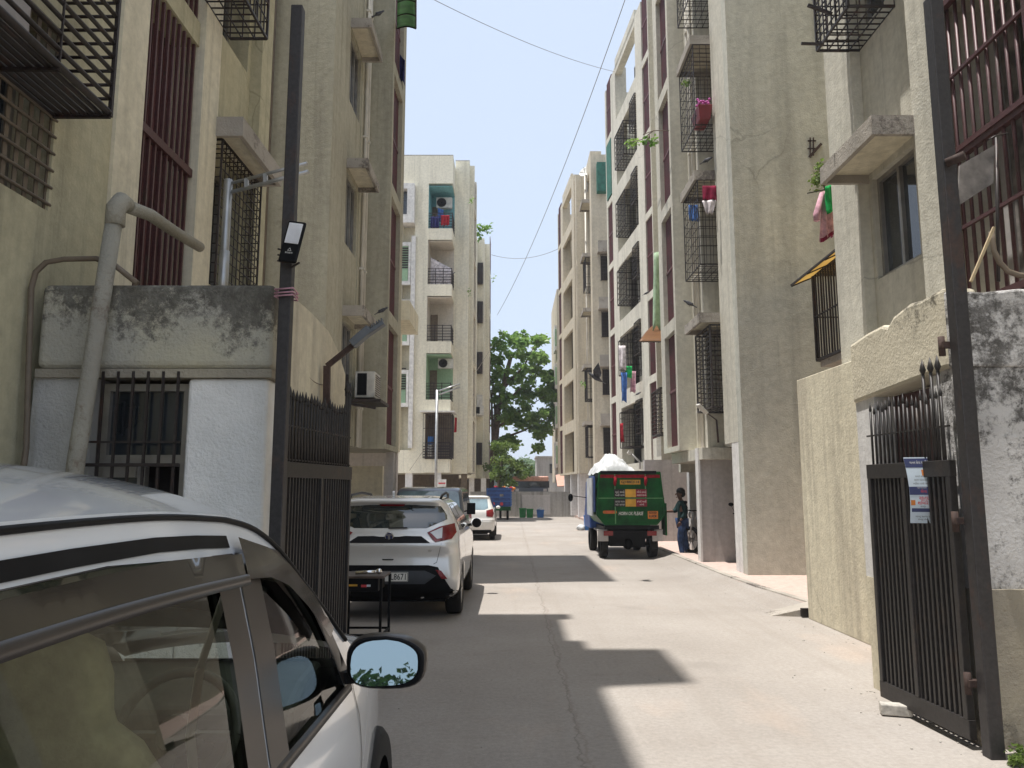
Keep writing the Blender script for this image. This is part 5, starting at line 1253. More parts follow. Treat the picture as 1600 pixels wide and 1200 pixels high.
# ------------------------------------------------------------------ person
def skinned(name, joints, bones, root, mat, sub=2):
    """joints: {key:(pos, radius)}; first key is the root"""
    keys = list(joints); me = bpy.data.meshes.new(name)
    me.from_pydata([tuple(joints[k][0]) for k in keys], [(keys.index(a), keys.index(b)) for a, b in bones], [])
    o = bpy.data.objects.new(name, me); COL.objects.link(o)
    m = o.modifiers.new('skin', 'SKIN'); m.use_smooth_shade = True; m.branch_smoothing = .6
    for i, k in enumerate(keys):
        r = joints[k][1]; sv = me.skin_vertices[0].data[i]; sv.radius = r if isinstance(r, tuple) else (r, r); sv.use_root = (i == 0)
    s_ = o.modifiers.new('sub', 'SUBSURF'); s_.levels = sub; s_.render_levels = sub
    dg = bpy.context.evaluated_depsgraph_get(); dg.update(); nm = bpy.data.meshes.new_from_object(o.evaluated_get(dg))
    L = Vector(root.location)
    for v in nm.vertices: v.co -= L
    bpy.data.objects.remove(o); q = bpy.data.objects.new(name, nm); COL.objects.link(q); q.parent = root; nm.materials.clear(); nm.materials.append(mat)
    for p in nm.polygons: p.use_smooth = True
    return q
px, py, pz = 4.13, 18.9, 0.0; k = .965
t = thing('person', 'person in a dark teal shirt and blue jeans reaching towards the green truck', 'person', (px, py, 0))
def V3(x, y, z): return Vector((px+x*k, py+y*k, pz+z*k))
# facing left (-x), seen in profile; the near leg is the one towards the camera (-y)
J = {'pelvis':(V3(.02,0,.90),.12),'belly':(V3(0,0,1.06),.115),'chest':(V3(-.01,0,1.26),(.125,.15)),'neck':(V3(-.03,0,1.42),.055),'chin':(V3(-.05,0,1.50),.06),'head':(V3(-.055,0,1.58),.085),'crown':(V3(-.04,0,1.64),.075),
 'sR':(V3(-.01,.17,1.36),.06),'eR':(V3(-.12,.20,1.14),.045),'wR':(V3(-.40,.12,1.13),.028),
 'sL':(V3(.0,-.17,1.36),.06),'eL':(V3(.05,-.21,1.10),.045),'wL':(V3(-.10,-.20,.90),.028),
 'hR':(V3(.0,.09,.86),.095),'kR':(V3(.07,.10,.48),.062),'aR':(V3(.14,.10,.10),.042),'tR':(V3(.0,.11,.045),.035),
 'hL':(V3(0,-.09,.86),.095),'kL':(V3(-.09,-.09,.48),.062),'aL':(V3(-.04,-.09,.10),.042),'tL':(V3(-.18,-.10,.045),.035)}
Bn = [('pelvis','belly'),('belly','chest'),('chest','neck'),('neck','chin'),('chin','head'),('head','crown'),('chest','sR'),('sR','eR'),('eR','wR'),('chest','sL'),('sL','eL'),('eL','wL'),('pelvis','hR'),('hR','kR'),('kR','aR'),('aR','tR'),('pelvis','hL'),('hL','kL'),('kL','aL'),('aL','tL')]
body = skinned('body', J, Bn, t, M['skin'])
sh = {kk: (J[kk][0], tuple(a+.022 for a in J[kk][1]) if isinstance(J[kk][1], tuple) else J[kk][1]+.022) for kk in ('belly','chest','sR','eR','sL','eL')}
sh['hem'] = (V3(.02,0,.84),.155); sh['collar'] = (V3(-.02,0,1.405),.07); sh['cR'] = (J['eR'][0].lerp(J['wR'][0],.35),.05); sh['cL'] = (J['eL'][0].lerp(J['wL'][0],.75),.048)
skinned('shirt', {'belly':sh['belly'], **{a:b for a,b in sh.items() if a!='belly'}}, [('belly','chest'),('belly','hem'),('chest','collar'),('chest','sR'),('sR','eR'),('eR','cR'),('chest','sL'),('sL','eL'),('eL','cL')], t, M['shirt'])
jn = {'pelvis':(J['pelvis'][0],.135)}
for s_ in 'RL': jn['h'+s_] = (J['h'+s_][0],.112); jn['k'+s_] = (J['k'+s_][0],.082); jn['c'+s_] = (J['a'+s_][0]+Vector((0,0,-.01)),.068)
skinned('jeans', jn, [('pelvis','hR'),('hR','kR'),('kR','cR'),('pelvis','hL'),('hL','kL'),('kL','cL')], t, M['jeans'])
for s_ in 'RL':
    a, b_ = J['a'+s_][0], J['t'+s_][0]; g = MB(); g.tube([Vector((a.x+.06,a.y,.045)),Vector((a.x,a.y,.055)),Vector((b_.x,b_.y,.045)),Vector((b_.x-.07,b_.y,.035))],[.035,.05,.045,.02],12); g.build('shoe', M['shoe'], t)
g = MB(); hc = V3(-.02,0,1.635)
g.ell(hc, (.108,.092,.095), 20, 12); g.ell(V3(.02,0,1.57), (.075,.085,.08), 16, 10); g.build('hair', M['hair'], t)
g = MB(); g.ell(V3(-.145,0,1.56),(.022,.014,.022),8,6); g.ell(V3(-.125,0,1.49),(.02,.028,.014),8,6); g.ell(V3(-.03,-.09,1.555),(.02,.012,.03),8,6); g.ell(V3(-.03,.09,1.555),(.02,.012,.03),8,6); g.build('face_features', M['skin'], t)
g = MB(); g.ell(V3(-.128,-.035,1.585),(.012,.012,.008),8,6); g.ell(V3(-.128,.035,1.585),(.012,.012,.008),8,6); g.build('eyes', M['hair'], t)
def hand(wr, d, side_, curl, root):
    wr = Vector(wr); d = Vector(d).normalized(); s_ = Vector(side_).normalized(); n_ = d.cross(s_)
    Jh = {'w':(wr,.026),'p':(wr+d*.05,(.034,.016))}; E_ = [('w','p')]
    for i, (L_, o_) in enumerate(((.068,-.030),(.078,-.010),(.073,.010),(.056,.029))):
        a = wr+d*.085+s_*o_; b1 = a+d*L_*.5+n_*curl*L_*.35; c1 = b1+d*L_*.3+n_*curl*L_*.6
        Jh[f'a{i}'] = (a,.010); Jh[f'b{i}'] = (b1,.009); Jh[f'c{i}'] = (c1,.007); E_ += [('p',f'a{i}'),(f'a{i}',f'b{i}'),(f'b{i}',f'c{i}')]
    a = wr+d*.03-s_*.035; Jh['t1'] = (a,.012); Jh['t2'] = (a+d*.035-s_*.02,.010); Jh['t3'] = (a+d*.06-s_*.015+n_*curl*.02,.008); E_ += [('p','t1'),('t1','t2'),('t2','t3')]
    return skinned('hand', Jh, E_, root, M['skin'], 1)
hand(J['wR'][0], (-1,0,.1), (0,0,1), .6, t); hand(J['wL'][0], (-.4,0,-1), (-1,0,.4), .8, t)

# ------------------------------------------------------------------ motorcycles in the parking
def motorcycle(loc, lab, col, rz):
    t = thing('motorcycle', lab, 'motorcycle', (0,0,0), 'two-wheelers parked under the right block')
    for y in (-.62,.62):
        g = MB(); g.tube([(0, y+.28*math.cos(a), .30+.28*math.sin(a)) for a in [2*math.pi*i/24 for i in range(25)]], .045, 8, False); o = g.build('wheel', M['rubber'], t)
        g = MB(); g.tube([(-.05,y,.30),(.05,y,.30)],.05,10)
        for i in range(6): a = math.pi*i/3; g.bar((0,y,.3),(0,y+.25*math.cos(a),.3+.25*math.sin(a)),.015)
        g.build('hub', M['galv'], t).parent = o
    g = MB(); g.ell((0,.12,.82),(.13,.27,.13),14,10); g.build('tank', M[col], t)
    g = MB(); g.ell((0,-.35,.80),(.13,.38,.07),14,8); g.build('seat', M['black'], t)
    g = MB(); g.box(-.12,.12,-.15,.25,.30,.62); bevel(g.build('engine', M['galv'], t), .03)
    g = MB(); g.tube([(.08,.62,.30),(.08,.42,.95)],.022,8); g.tube([(-.08,.62,.30),(-.08,.42,.95)],.022,8); g.build('fork', M['galv'], t)
    g = MB(); g.tube([(-.34,.32,1.02),(-.15,.42,1.0),(.15,.42,1.0),(.34,.32,1.02)],.014,8); g.build('handlebar', M['black'], t)
    g = MB(); g.ell((0,.56,.90),(.10,.09,.11),12,8); g.build('headlight', M['clearlamp'], t)
    g = MB(); g.tube([(.14,.0,.32),(.15,-.7,.36)],.035,8); g.build('exhaust', M['chrome'], t)
    for s in (-1,1):
        g = MB(); g.tube([(s*.28,.38,1.05),(s*.33,.40,1.16)],.006,6); g.ell((s*.34,.40,1.2),(.06,.012,.04),10,6); g.build('mirror', M['black'], t)
    t.location = loc; t.rotation_euler.z = rz; return t
motorcycle((4.62,18.3,.12), 'blue and dark motorcycle parked just behind the standing person', 'blue', .5)
motorcycle((4.9,15.6,.12), 'dark motorcycle parked in the slot between the white pillar and the grey wall', 'navy', .2)

# ------------------------------------------------------------------ balcony and wall things
def ac(loc, w_, h_, d_, lab, face='y-', name='air_conditioner'):
    x, y, z = loc; t = thing(name, lab, 'air conditioner', loc)
    g = MB(); g.box(x-w_/2,x+w_/2,y,y+d_,z,z+h_); bevel(g.build('casing', M['acwhite'], t), .015)
    g = MB(); c = Vector((x-w_*.16, y-.004, z+h_*.5))
    for r in (.44,.36,.28,.2,.12): g.tube([c+Vector((math.cos(a)*h_*r,0,math.sin(a)*h_*r)) for a in [2*math.pi*i/24 for i in range(25)]], .008, 5, False)
    g.build('fan_guard', M['grille'], t)
    g = MB(); g.tube([c+Vector((0,.002,0)),c+Vector((0,.0035,0))],h_*.42,24); g.build('fan_opening', M['black'], t)
    g = MB(); g.box(x-w_*.4,x-w_*.34,y,y+d_+.1,z-.04,z-.003); g.box(x+w_*.34,x+w_*.4,y,y+d_+.1,z-.04,z-.003); g.build('bracket', M['galv'], t)
    return t
ac((-3.68,39.9,16.75), .85, .58, .3, 'outdoor air conditioner unit under the ceiling of the turquoise balcony')
ac((-3.5,39.9,7.95), .8, .52, .3, 'outdoor air conditioner unit hanging in the mint green balcony')
t = thing('air_conditioner', 'window air conditioner with dark louvred face on a dark shelf of the shaded left block', 'air conditioner', (-2.95,15.5,3.4))
g = MB(); g.box(-3.16,-2.76,15.3,15.95,3.45,3.98); bevel(g.build('casing', M['acwhite'], t), .012)
g = MB(); g.box(-3.11,-2.92,15.285,15.298,3.50,3.94); 
g.build('louvred_face', M['black'], t)
g = MB(); 
for i in range(10): g.box(-2.758,-2.75,15.36,15.9,3.5+i*.045,3.52+i*.045)
g.build('side_vents', M['bag'], t)
t = thing('wall_shelf', 'dark metal shelf under the window air conditioner of the shaded left block', 'shelf', (-2.95,15.4,3.35))
g = MB(); g.box(-3.4,-2.6,15.1,16.1,3.34,3.40); g.bar((-3.3,15.15,3.33),(-2.7,15.15,3.22),.05); g.bar((-3.3,15.2,3.2),(-3.3,15.2,3.9),.05); g.build('shelf_plate', M['grille'], t)
t = thing('air_conditioner', 'tiny window air conditioner on the last cream block at the left', 'air conditioner', (-2.3,52.3,6.6))
g = MB(); g.box(-2.5,-1.95,52.1,52.5,6.65,7.3); g.build('casing', M['acwhite'], t); g = MB(); g.box(-2.45,-2.2,52.08,52.095,6.75,7.2); g.build('louvred_face', M['black'], t)

def drape(name, lab, cat, mat, p0, p1, h, n=16, m=10, amp=.03, grp=None, taper=1.0, hem=None, seed=0):
    """cloth hanging from the line p0-p1"""
    p0 = Vector(p0); p1 = Vector(p1); u = p1-p0; nrm = Vector((-u.y,u.x,0)).normalized(); t = thing(name, lab, cat, p0, grp); rnd = random.Random(seed); ph = rnd.uniform(0,6)
    P = []
    for j in range(m+1):
        v = j/m; k_ = 1+(taper-1)*v
        P.append([p0+u*(.5+(i/n-.5)*k_)+Vector((0,0,-h*v*(1+.04*math.sin(i*1.3+ph))))+nrm*amp*math.sin(i*1.1+ph+v*1.5)*(.4+v) for i in range(n+1)])
    g = MB(); g.grid(P); o = g.build('cloth', mat, t); s = o.modifiers.new('s','SOLIDIFY'); s.thickness = .006
    if hem: g = MB(); g.grid([[q+Vector((0,-.008,0)) for q in P[-2]], [q+Vector((0,-.008,0)) for q in P[-1]]]); g.build('hem', M[hem], t)
    return t
drape('hanging_cloth','red cloth hung over the rail of the turquoise balcony','cloth',M['redc'],(-3.75,38.98,15.98),(-3.3,38.98,15.98),.55,grp='laundry on balcony rails')
drape('hanging_cloth','blue cloth hung behind the rail of the turquoise balcony','cloth',M['bluec'],(-3.95,39.3,16.5),(-3.65,39.3,16.4),.7,grp='laundry on balcony rails')
drape('hanging_cloth','navy cloth on the rail left of the red one on the turquoise balcony','cloth',M['navyc'],(-4.3,38.98,15.9),(-3.85,38.98,15.9),.6,grp='laundry on balcony rails')
drape('bed_sheet','large pale bed sheet drying behind a balcony rail, one floor below the turquoise balcony','sheet',M['whitec'],(-4.3,39.4,13.8),(-3.2,39.4,13.2),1.5,24,12,.06)
drape('hanging_cloth','red cloth hanging at the corner of the caged bottom balcony','cloth',M['redc'],(-2.95,39.3,5.3),(-2.85,39.5,5.3),.75,6)
t = thing('jerry_can', 'blue and white containers standing behind the grille of the lowest balcony', 'container', (-4.2,39.2,3.2))
g = MB(); g.tube([(-4.15,39.2,3.9),(-4.15,39.2,4.3)],.16,12); g.build('blue_tub', M['blue'], t); g = MB(); g.tube([(-4.15,39.2,3.3),(-4.15,39.2,3.88)],.18,12); g.build('white_tub', M['acwhite'], t)
# dresses by the right wing
d1 = drape('hanging_dress','pink dress with crimson hem hanging beside the right near block','dress',M['pink'],at(1283,300,10.6),at(1297,296,10.9),.72,14,12,.03,taper=1.5,hem='maroonc',seed=2)
a = at(1278,318,10.6); g = MB(); g.tube([at(1284,302,10.58), at(1276,335,10.55), at(1276,345,10.55)],[.03,.05,.045],8); g.build('sleeve', M['pink'], d1)
drape('hanging_cloth','bright green cloth hanging next to the pink dress','cloth',M['lgreen'],at(1291,291,10.5),at(1303,287,10.8),.40,10,8,.03,seed=3)
t = thing('clothes_rail', 'thin dark rail carrying the pink dress', 'rail', at(1285,300,10.6)); g = MB(); g.bar(at(1262,302,10.6), at(1310,292,10.9), .015); g.build('rail', M['grille'], t)
t = thing('wall_bracket', 'small rusty wall bracket above the leafy plant on the blank end wall', 'bracket', at(1270,235,13.9)); g = MB(); g.bar(at(1265,245,13.9),at(1283,225,13.9),.05); g.bar(at(1266,215,13.9),at(1266,243,13.9),.02); g.bar(at(1271,215,13.9),at(1271,243,13.9),.02); g.bar(at(1262,220,13.9),at(1275,220,13.9),.02); g.bar(at(1262,232,13.9),at(1275,232,13.9),.02); g.build('bracket', M['rust'], t)
# laundry & awnings on the right blocks
for i,(lab,mt,x,y,h_) in enumerate((('white and violet cloth at the top of the laundry on the right block balcony','whitec',972,540,.9),('blue and white cloth hanging low from the right block balcony','bluec',975,582,1.1),('green towel in the middle of the laundry on the right block','lgreen',982,572,.45),('pink cloth hanging right of the blue one on the right block balcony','pink',989,580,.8))):
    drape('hanging_cloth',lab,'cloth',M[mt],at(x-5,y,28.4),at(x+5,y,28.2),h_,8,8,.05,'laundry hanging outside the right block',seed=i)
drape('hanging_cloth','red cloth inside the lowest cage of the right block','cloth',M['redc'],at(969,662,28.5),at(974,661,28.4),.7,6,6,.04)
drape('hanging_cloth','crimson cloth hung in the second cage up of the right block','cloth',M['maroonc'],at(1097,290,14.85),at(1119,290,14.75),.30,10,6,.02,seed=4)
drape('hanging_cloth','white cloth under the crimson one in the second cage of the right block','cloth',M['whitec'],at(1097,314,14.85),at(1119,312,14.75),.28,10,6,.03,taper=.5,seed=5)
drape('hanging_cloth','blue cloth hanging at the far side of the second cage of the right block','cloth',M['bluec'],at(1077,320,15.9),at(1090,320,15.3),.36,8,6,.03,seed=6)
drape('shade_net','long pale green shade cloth hanging above the amber awning','shade cloth',M['greennet'],at(1022,395,25),at(1034,392,25),2.6,8,10,.06,taper=1.9,seed=7)
def awning(name, lab, P4, mat, ribs):
    t = thing(name, lab, 'awning', P4[0]); a, b, c, d = [Vector(p) for p in P4]      # a,b outer edge; d,c wall edge
    G = [[(a.lerp(b,i/10)).lerp(d.lerp(c,i/10), j/6)+Vector((0,0,.06*math.sin(math.pi*j/6))) for j in range(7)] for i in range(11)]
    g = MB(); g.grid(G); o = g.build('sheet', mat, t); s = o.modifiers.new('s','SOLIDIFY'); s.thickness = .01
    g = MB()
    for i in range(ribs+1): k_ = i*10//ribs; g.tube([q-Vector((0,0,.02)) for q in G[k_]], .014, 6)
    g.bar(a,b,.03); g.build('ribs', M['grille'], t); return t
awning('awning','amber translucent awning projecting from the gap of the right block',[at(998,534,24),at(1037,534,24),at(1040,505,26),at(1022,507,26)],M['sheetb'],5)
awning('awning','yellow corrugated awning over the barred window beside the near right block',[(4.86,13.0,5.14),(4.86,10.6,5.2),(6.1,10.6,5.62),(6.1,13.0,5.5)],M['sheety'],3)
awning('awning','green translucent awning at the top edge of the shaded left block',[at(650,44,17.3),at(650,-30,14.8),at(622,-30,14.8),at(620,44,17.3)],M['sheetg'],3)
drape('hanging_cloth','navy cloth hanging from the upper edge of the shaded left block','cloth',M['navyc'],at(625,85,17.6),at(633,95,17.6),.62,6,8,.04)
awning('tarpaulin','tan tarpaulin curled over a terrace at the roof edge of the right block',[at(926,262,40),at(930,278,40),at(952,278,41),at(950,258,41)],M['tan'],2)
t = thing('shade_screen', 'dark green screened box below the tan tarpaulin', 'screen', at(943,275,40)); 
g = MB(); a = at(940,302,38.6); g.box(4.45,4.95,38.3,38.7,a.z,a.z+1.6); g.build('screen', M['darkgreen'], t)
for i,(x,y,D,lab) in enumerate(((917,270,41,'lower satellite dish on the right roof edge, left of the tan tarpaulin'),(928,258,41,'upper satellite dish on the right roof edge, beside the tan tarpaulin'))):
    c = at(x,y,D); t = thing('satellite_dish', lab, 'satellite dish', c); g = MB(); ax = Vector((-.5,-.7,.5)).normalized(); u1 = ax.cross(Vector((0,0,1))).normalized(); u2 = ax.cross(u1)
    g.grid([[c+ax*.12*(r*r)+(u1*math.cos(a)+u2*math.sin(a))*.42*r for a in [2*math.pi*k_/20 for k_ in range(21)]] for r in (0.02,.3,.6,.85,1)]); o = g.build('dish', M['acwhite'], t); o.modifiers.new('s','SOLIDIFY').thickness = .02
    g = MB(); g.bar(c,c+Vector((0,0,-1.1)),.05); g.bar(c+u2*.3,c+ax*.4,.03); g.build('mast', M['galv'], t)
# flower tub in the top cage
t = thing('flower_tub', 'red planting tub with magenta flowers in the top cage of the right block', 'flower pot', (3.98,15.2,9.32))
g = MB(); g.hexa([(3.88,14.95,9.2),(4.1,14.95,9.2),(4.1,15.5,9.2),(3.88,15.5,9.2),(3.84,14.9,9.5),(4.14,14.9,9.5),(4.14,15.55,9.5),(3.84,15.55,9.5)]); bevel(g.build('tub', M['red'], t), .02)
g = MB(); rnd = random.Random(5)
for i in range(26): c = Vector((rnd.uniform(3.86,4.1),rnd.uniform(14.9,15.2),rnd.uniform(9.5,9.68))); g.ell(c,(.03,.03,.025),6,4)
g.build('flowers', simple('magenta petals', (.5,.08,.35), .6), t)
def sprig(mb, c, r, n, ls, rnd, flat=1.0):
    for _ in range(n):
        d = Vector((rnd.gauss(0,1),rnd.gauss(0,1),rnd.gauss(0,1)*flat)); d.normalize(); p = Vector(c)+Vector((d.x*r[0],d.y*r[1],d.z*r[2]))*(rnd.random()**.5)
        a = Vector((rnd.uniform(-1,1),rnd.uniform(-1,1),rnd.uniform(-.7,.3))).normalized(); b = a.cross(Vector((rnd.uniform(-1,1),rnd.uniform(-1,1),rnd.uniform(-1,1)))).normalized(); l = ls*rnd.uniform(.6,1.3)
        nn = a.cross(b)*l*.12
        mb.add([p, p+a*l*.45+b*l*.36+nn, p+a*l, p+a*l*.45-b*l*.36+nn], [(0,1,2),(0,2,3)])
def plant(name, lab, spots, mat, n, ls, seed, stem=None, cat='plant'):
    rnd = random.Random(seed); t = thing(name, lab, cat, spots[0][0]); g = MB()
    for c, r in spots: sprig(g, c, r, n, ls, rnd)
    g.build('leaves', M[mat], t)
    if stem:
        g = MB(); g.tube(stem, .012, 5); g.build('stem', M['bark'], t)
    return t
plant('wall_plant','light green bushy plant growing from the blank wall above the pink dress',[(at(1276,285,10.9),(.10,.1,.16)),(at(1282,262,10.9),(.09,.1,.12)),(at(1286,278,10.9),(.10,.1,.12))],'leaf2',60,.07,1,[at(1290,300,10.9),at(1280,260,10.9)])
plant('hanging_plant','leafy sprig hanging on a twig by the upper balcony of the right block',[(at(984,224,20),(.15,.15,.14)),(at(993,221,20),(.12,.15,.13))],'leaf',34,.11,2,[at(985,222,20),at(1003,218,19),at(1020,205,18)])
plant('hanging_plant','second leafy sprig on a twig in front of the maroon strip of the right block',[(at(1008,218,18),(.12,.1,.10)),(at(1020,220,18),(.11,.1,.13))],'leaf',32,.10,3,[at(1005,210,18),at(1022,204,17.8),at(1045,204,17)])
plant('cage_plant','yellow green plant in the top cage of the right block, left of the tub',[(at(1073,130,15.6),(.09,.1,.09))],'leaf2',50,.06,4)
plant('roof_vine','green vine spilling over the roof edge of the last left block',[(at(742,354,50),(.35,.3,.3)),(at(752,356,50),(.4,.3,.25)),(at(762,356,50),(.3,.3,.4)),(at(748,366,50),(.25,.2,.4))],'leaf',30,.28,5)
for i,(x,y,D,lab) in enumerate(((736,312,40,'small tuft on the corner of the balcony block near its roof'),(733,455,40,'small trailing plant on the corner of the balcony block at mid height'),(771,435,52,'small tuft sprouting from the edge of the last left block'),(912,600,40.2,'creeper trailing from the caged window of the farthest right block'))):
    plant('wall_plant',lab,[(at(x,y,D),(.16,.15,.28))],'leaf',16,.13,6+i)
plant('weed','low green weeds at the foot of the right gate post',[(Vector((3.05,4.86,.06)),(.09,.07,.05)),(Vector((3.16,4.82,.05)),(.09,.06,.04)),(Vector((2.98,4.80,.04)),(.05,.05,.03))],'leaf2',90,.035,12,None,'weeds')

# ------------------------------------------------------------------ near right: board, hose
t = thing('plywood_board', 'weathered grey board tied across the maroon bars above the right cabin', 'board', at(1525,275,5.5))
g = MB(); q = [at(px_,py_,5.45) for px_,py_ in ((1497,322),(1552,286),(1556,225),(1500,258))]; n_ = Vector((0,.02,0)); g.hexa([q[0],q[1],q[2],q[3],q[0]+n_,q[1]+n_,q[2]+n_,q[3]+n_]); g.build('board', M['bag'], t)
g = MB(); g.tube([at(1545,218,5.4),at(1556,212,5.4),at(1575,208,5.5)],.006,5); g.tube([at(1557,215,5.42),at(1560,440,5.42)],.012,6); g.build('wire_tie', M['grille'], t)
t = thing('hose', 'grey brown hose and stick looped over the bars on the right cabin roof', 'hose', at(1560,390,5.35))
g = MB(); g.tube([at(px_,py_,5.4) for px_,py_ in ((1549,362),(1551,375),(1553,392),(1562,410),(1575,424),(1592,430),(1615,433))],.020,10); g.build('hose_tube', M['conduit'], t)
g = MB(); g.bar(at(1553,355,5.35),at(1517,440,5.35),.018); g.build('stick', M['tan'], t)
t = thing('iron_bracket', 'dark iron rods poking out of the cage at the top right corner', 'bracket', at(1280,40,8))
g = MB(); g.bar(at(1262,8,8),at(1300,22,8),.03); g.bar(at(1252,68,8),at(1287,69,8),.025); g.build('rod', M['grille'], t)

# ------------------------------------------------------------------ table by the left gate
t = thing('metal_table', 'black metal frame table with a drawer, standing at the end of the left gate leaf', 'table', (-1.5,8.7,0))
g = MB(); g.box(-1.84,-1.36,8.35,8.85,.685,.71); bevel(g.build('table_top', simple('brown table top', (.10,.075,.06), .4), t), .005)
for x,y in ((-1.83,8.37),(-1.40,8.37),(-1.83,8.82),(-1.38,8.82)):
    g = MB(); g.bar((x+.01,y,0),(x+.01,y,.684),.026); g.build('leg', M['black'], t)
g = MB(); g.bar((-1.82,8.37,.10),(-1.39,8.37,.10),.022); g.bar((-1.37,8.39,.10),(-1.37,8.81,.10),.022); g.bar((-1.82,8.82,.10),(-1.37,8.82,.10),.022); g.build('stretcher', M['black'], t)
g = MB(); g.box(-1.81,-1.42,8.36,8.8,.55,.684); bevel(g.build('drawer', M['black'], t), .006)
g = MB(); g.box(-1.73,-1.64,8.354,8.36,.605,.625); g.build('sticker', M['yellowp'], t)
g = MB(); g.box(-1.60,-1.54,8.354,8.36,.595,.62); g.build('sticker', M['redprint'], t); g = MB(); g.box(-1.54,-1.50,8.354,8.36,.60,.622); g.build('sticker', M['paper'], t)
t = thing('steel_baton', 'shiny steel rod with a rounded end lying on the black table', 'rod', (-1.55,8.5,.72))
g = MB(); g.tube([(-1.68,8.45,.735),(-1.45,8.45,.745)],.019,10); g.ell((-1.43,8.45,.75),(.035,.03,.03)); g.build('rod', M['chrome'], t)

# ------------------------------------------------------------------ far end of the lane
t = thing('boundary_wall', 'stained grey boundary wall closing the far end of the lane', 'wall', (1.2,46.7,0))
g = MB(); g.box(-2.5,6,46.7,46.95,0,1.5); g.box(.25,.5,46.6,46.7,0,1.45); g.build('wall', M['farwall'], t)
g = MB(); g.box(.6,2.3,46.66,46.7,.15,1.3); g.build('panel', M['colgrey'], t)
def bin_(lab, x, y, w_, h_, mat, lid=None, cat='bin'):
    t = thing('bin', lab, cat, (x,y,0)); g = MB(); a = w_*.43; b = w_*.5
    g.hexa([(x-a,y-a,0),(x+a,y-a,0),(x+a,y+a,0),(x-a,y+a,0),(x-b,y-b,h_),(x+b,y-b,h_),(x+b,y+b,h_),(x-b,y+b,h_)]); g.box(x-b-.02,x+b+.02,y-b-.02,y-b+.005,h_-.06,h_); bevel(g.build('tub', M[mat], t), .02)
    if lid: g = MB(); lumpy(g,(x,y,h_),(b,b,.12),16,8,.3,4); g.build('rubbish', M[lid], t)
    return t
bin_('left green plastic bin against the far boundary wall', .62,45.6,.40,.55,'green2'); bin_('right green plastic bin against the far boundary wall', 1.04,45.5,.40,.52,'green2')
bin_('blue bin with white rubbish on top against the far boundary wall', 1.66,45.6,.42,.45,'blue','sack')
t = bin_('blue drum standing left of the green truck', 3.12,31.5,.42,.60,'blue',None,'drum')
t = thing('white_bundle', 'small white bundle on the ground beside the blue drum', 'bundle', (2.75,31.5,0)); g = MB(); lumpy(g,(2.78,31.4,.10),(.18,.15,.12),16,8,.2,3); g.build('bundle', M['sack'], t)
t = thing('bus', 'bus with salmon roof and dark windscreen showing above the far boundary wall', 'bus', (1.3,54,0))
g = MB(); g.box(.1,2.5,54,62,.3,1.75); g.build('body', M['bluegrey'], t); g = MB(); g.box(.05,2.55,53.9,62,2.2,2.55); bevel(g.build('roof', M['buscream'], t), .08, 3)
g = MB(); g.box(.0,2.6,53.96,62,1.751,2.199); g.build('windscreen', M['glass'], t)
for x in (.35,2.3):
    g = MB(); g.box(x-.12,x+.12,53.93,54,1.5,1.68); g.build('headlight', M['clearlamp'], t)
t = thing('far_building', 'small weathered grey house with one window beyond the far wall', 'building', (3.2,75,0))
g = MB(); g.box(2.4,5.1,75,80,-1,4.7); g.box(2.3,5.2,74.9,80,4.7,4.85); g.box(4.2,6,78,82,-1,3); g.build('wall', M['farwall'], t)
g = MB(); g.box(3.65,4.15,74.9,74.99,3.2,4.1); g.build('window', M['glass'], t)
t = thing('market_stall', 'jumble of orange and white bundles left of the bus above the far wall', 'stall', (-.6,50,0)); rnd = random.Random(8)
for i in range(16):
    g = MB(); c = (-1.2+rnd.uniform(0,1.3),50+rnd.uniform(0,.6),1.55+rnd.uniform(0,.22)); lumpy(g,c,(.14,.14,.09),8,5,.3,i); g.build('bundle', M[('buscream','sack','orange','redc')[i%4]], t)
t = thing('shop_roof', 'pale pink sheet roof right of the bus beyond the far wall', 'roof', (3.6,52,0)); g = MB(); g.add([(3.0,51,1.8),(5,51,1.9),(5,55,2.9),(3.1,55,2.6)],[(0,1,2,3)]); o = g.build('sheet', M['buscream'], t); o.modifiers.new('s','SOLIDIFY').thickness=.05
# sign near L3
t = thing('signboard', 'small white and red signboard beside the street lamp pole below the balcony block', 'sign', (-3.4,29,1.9)); g = MB(); a_ = at(684,749,29); b_ = at(697,757,29); g.box(a_.x,b_.x,29,29.05,b_.z-.12,a_.z); g.box(a_.x+.1,a_.x+.14,29.05,29.1,0,a_.z); g.build('board', M['framew'], t); g = MB(); g.box(a_.x+.03,b_.x-.03,28.99,28.998,b_.z+.02,b_.z+.07); g.build('stripe', M['redprint'], t)

def tree(lab, base, spots, mat, n, ls, seed, limbs, trunk_r=.3, name='tree'):
    rnd = random.Random(seed); t = thing(name, lab, 'tree', base)
    g = MB(); g.tube(limbs[0], [trunk_r*(1-.6*i/(len(limbs[0])-1)) for i in range(len(limbs[0]))], 9)
    for l in limbs[1:]: g.tube(l, [trunk_r*.38*(1-.8*i/(len(l)-1)) for i in range(len(l))], 6)
    g.build('trunk', M['bark'], t)
    g = MB()
    for c, r, q in spots: sprig(g, c, r, int(n*q), ls, rnd)
    g.build('crown', M[mat], t); return t
TD = 58; rnd = random.Random(21); sp = []
def blob(x, y, rx, ry, q=1.0, D=TD):
    for _ in range(int(9*q)+2):
        cx = x+rnd.gauss(0,rx*.62); cy = y+rnd.gauss(0,ry*.55); c = at(cx,cy,D+rnd.uniform(-1.6,1.6)); s = D/1211
        sp.append((c, (max(.35,rx*.42*s), max(.35,rx*.42*s), max(.3,ry*.34*s)), .8))
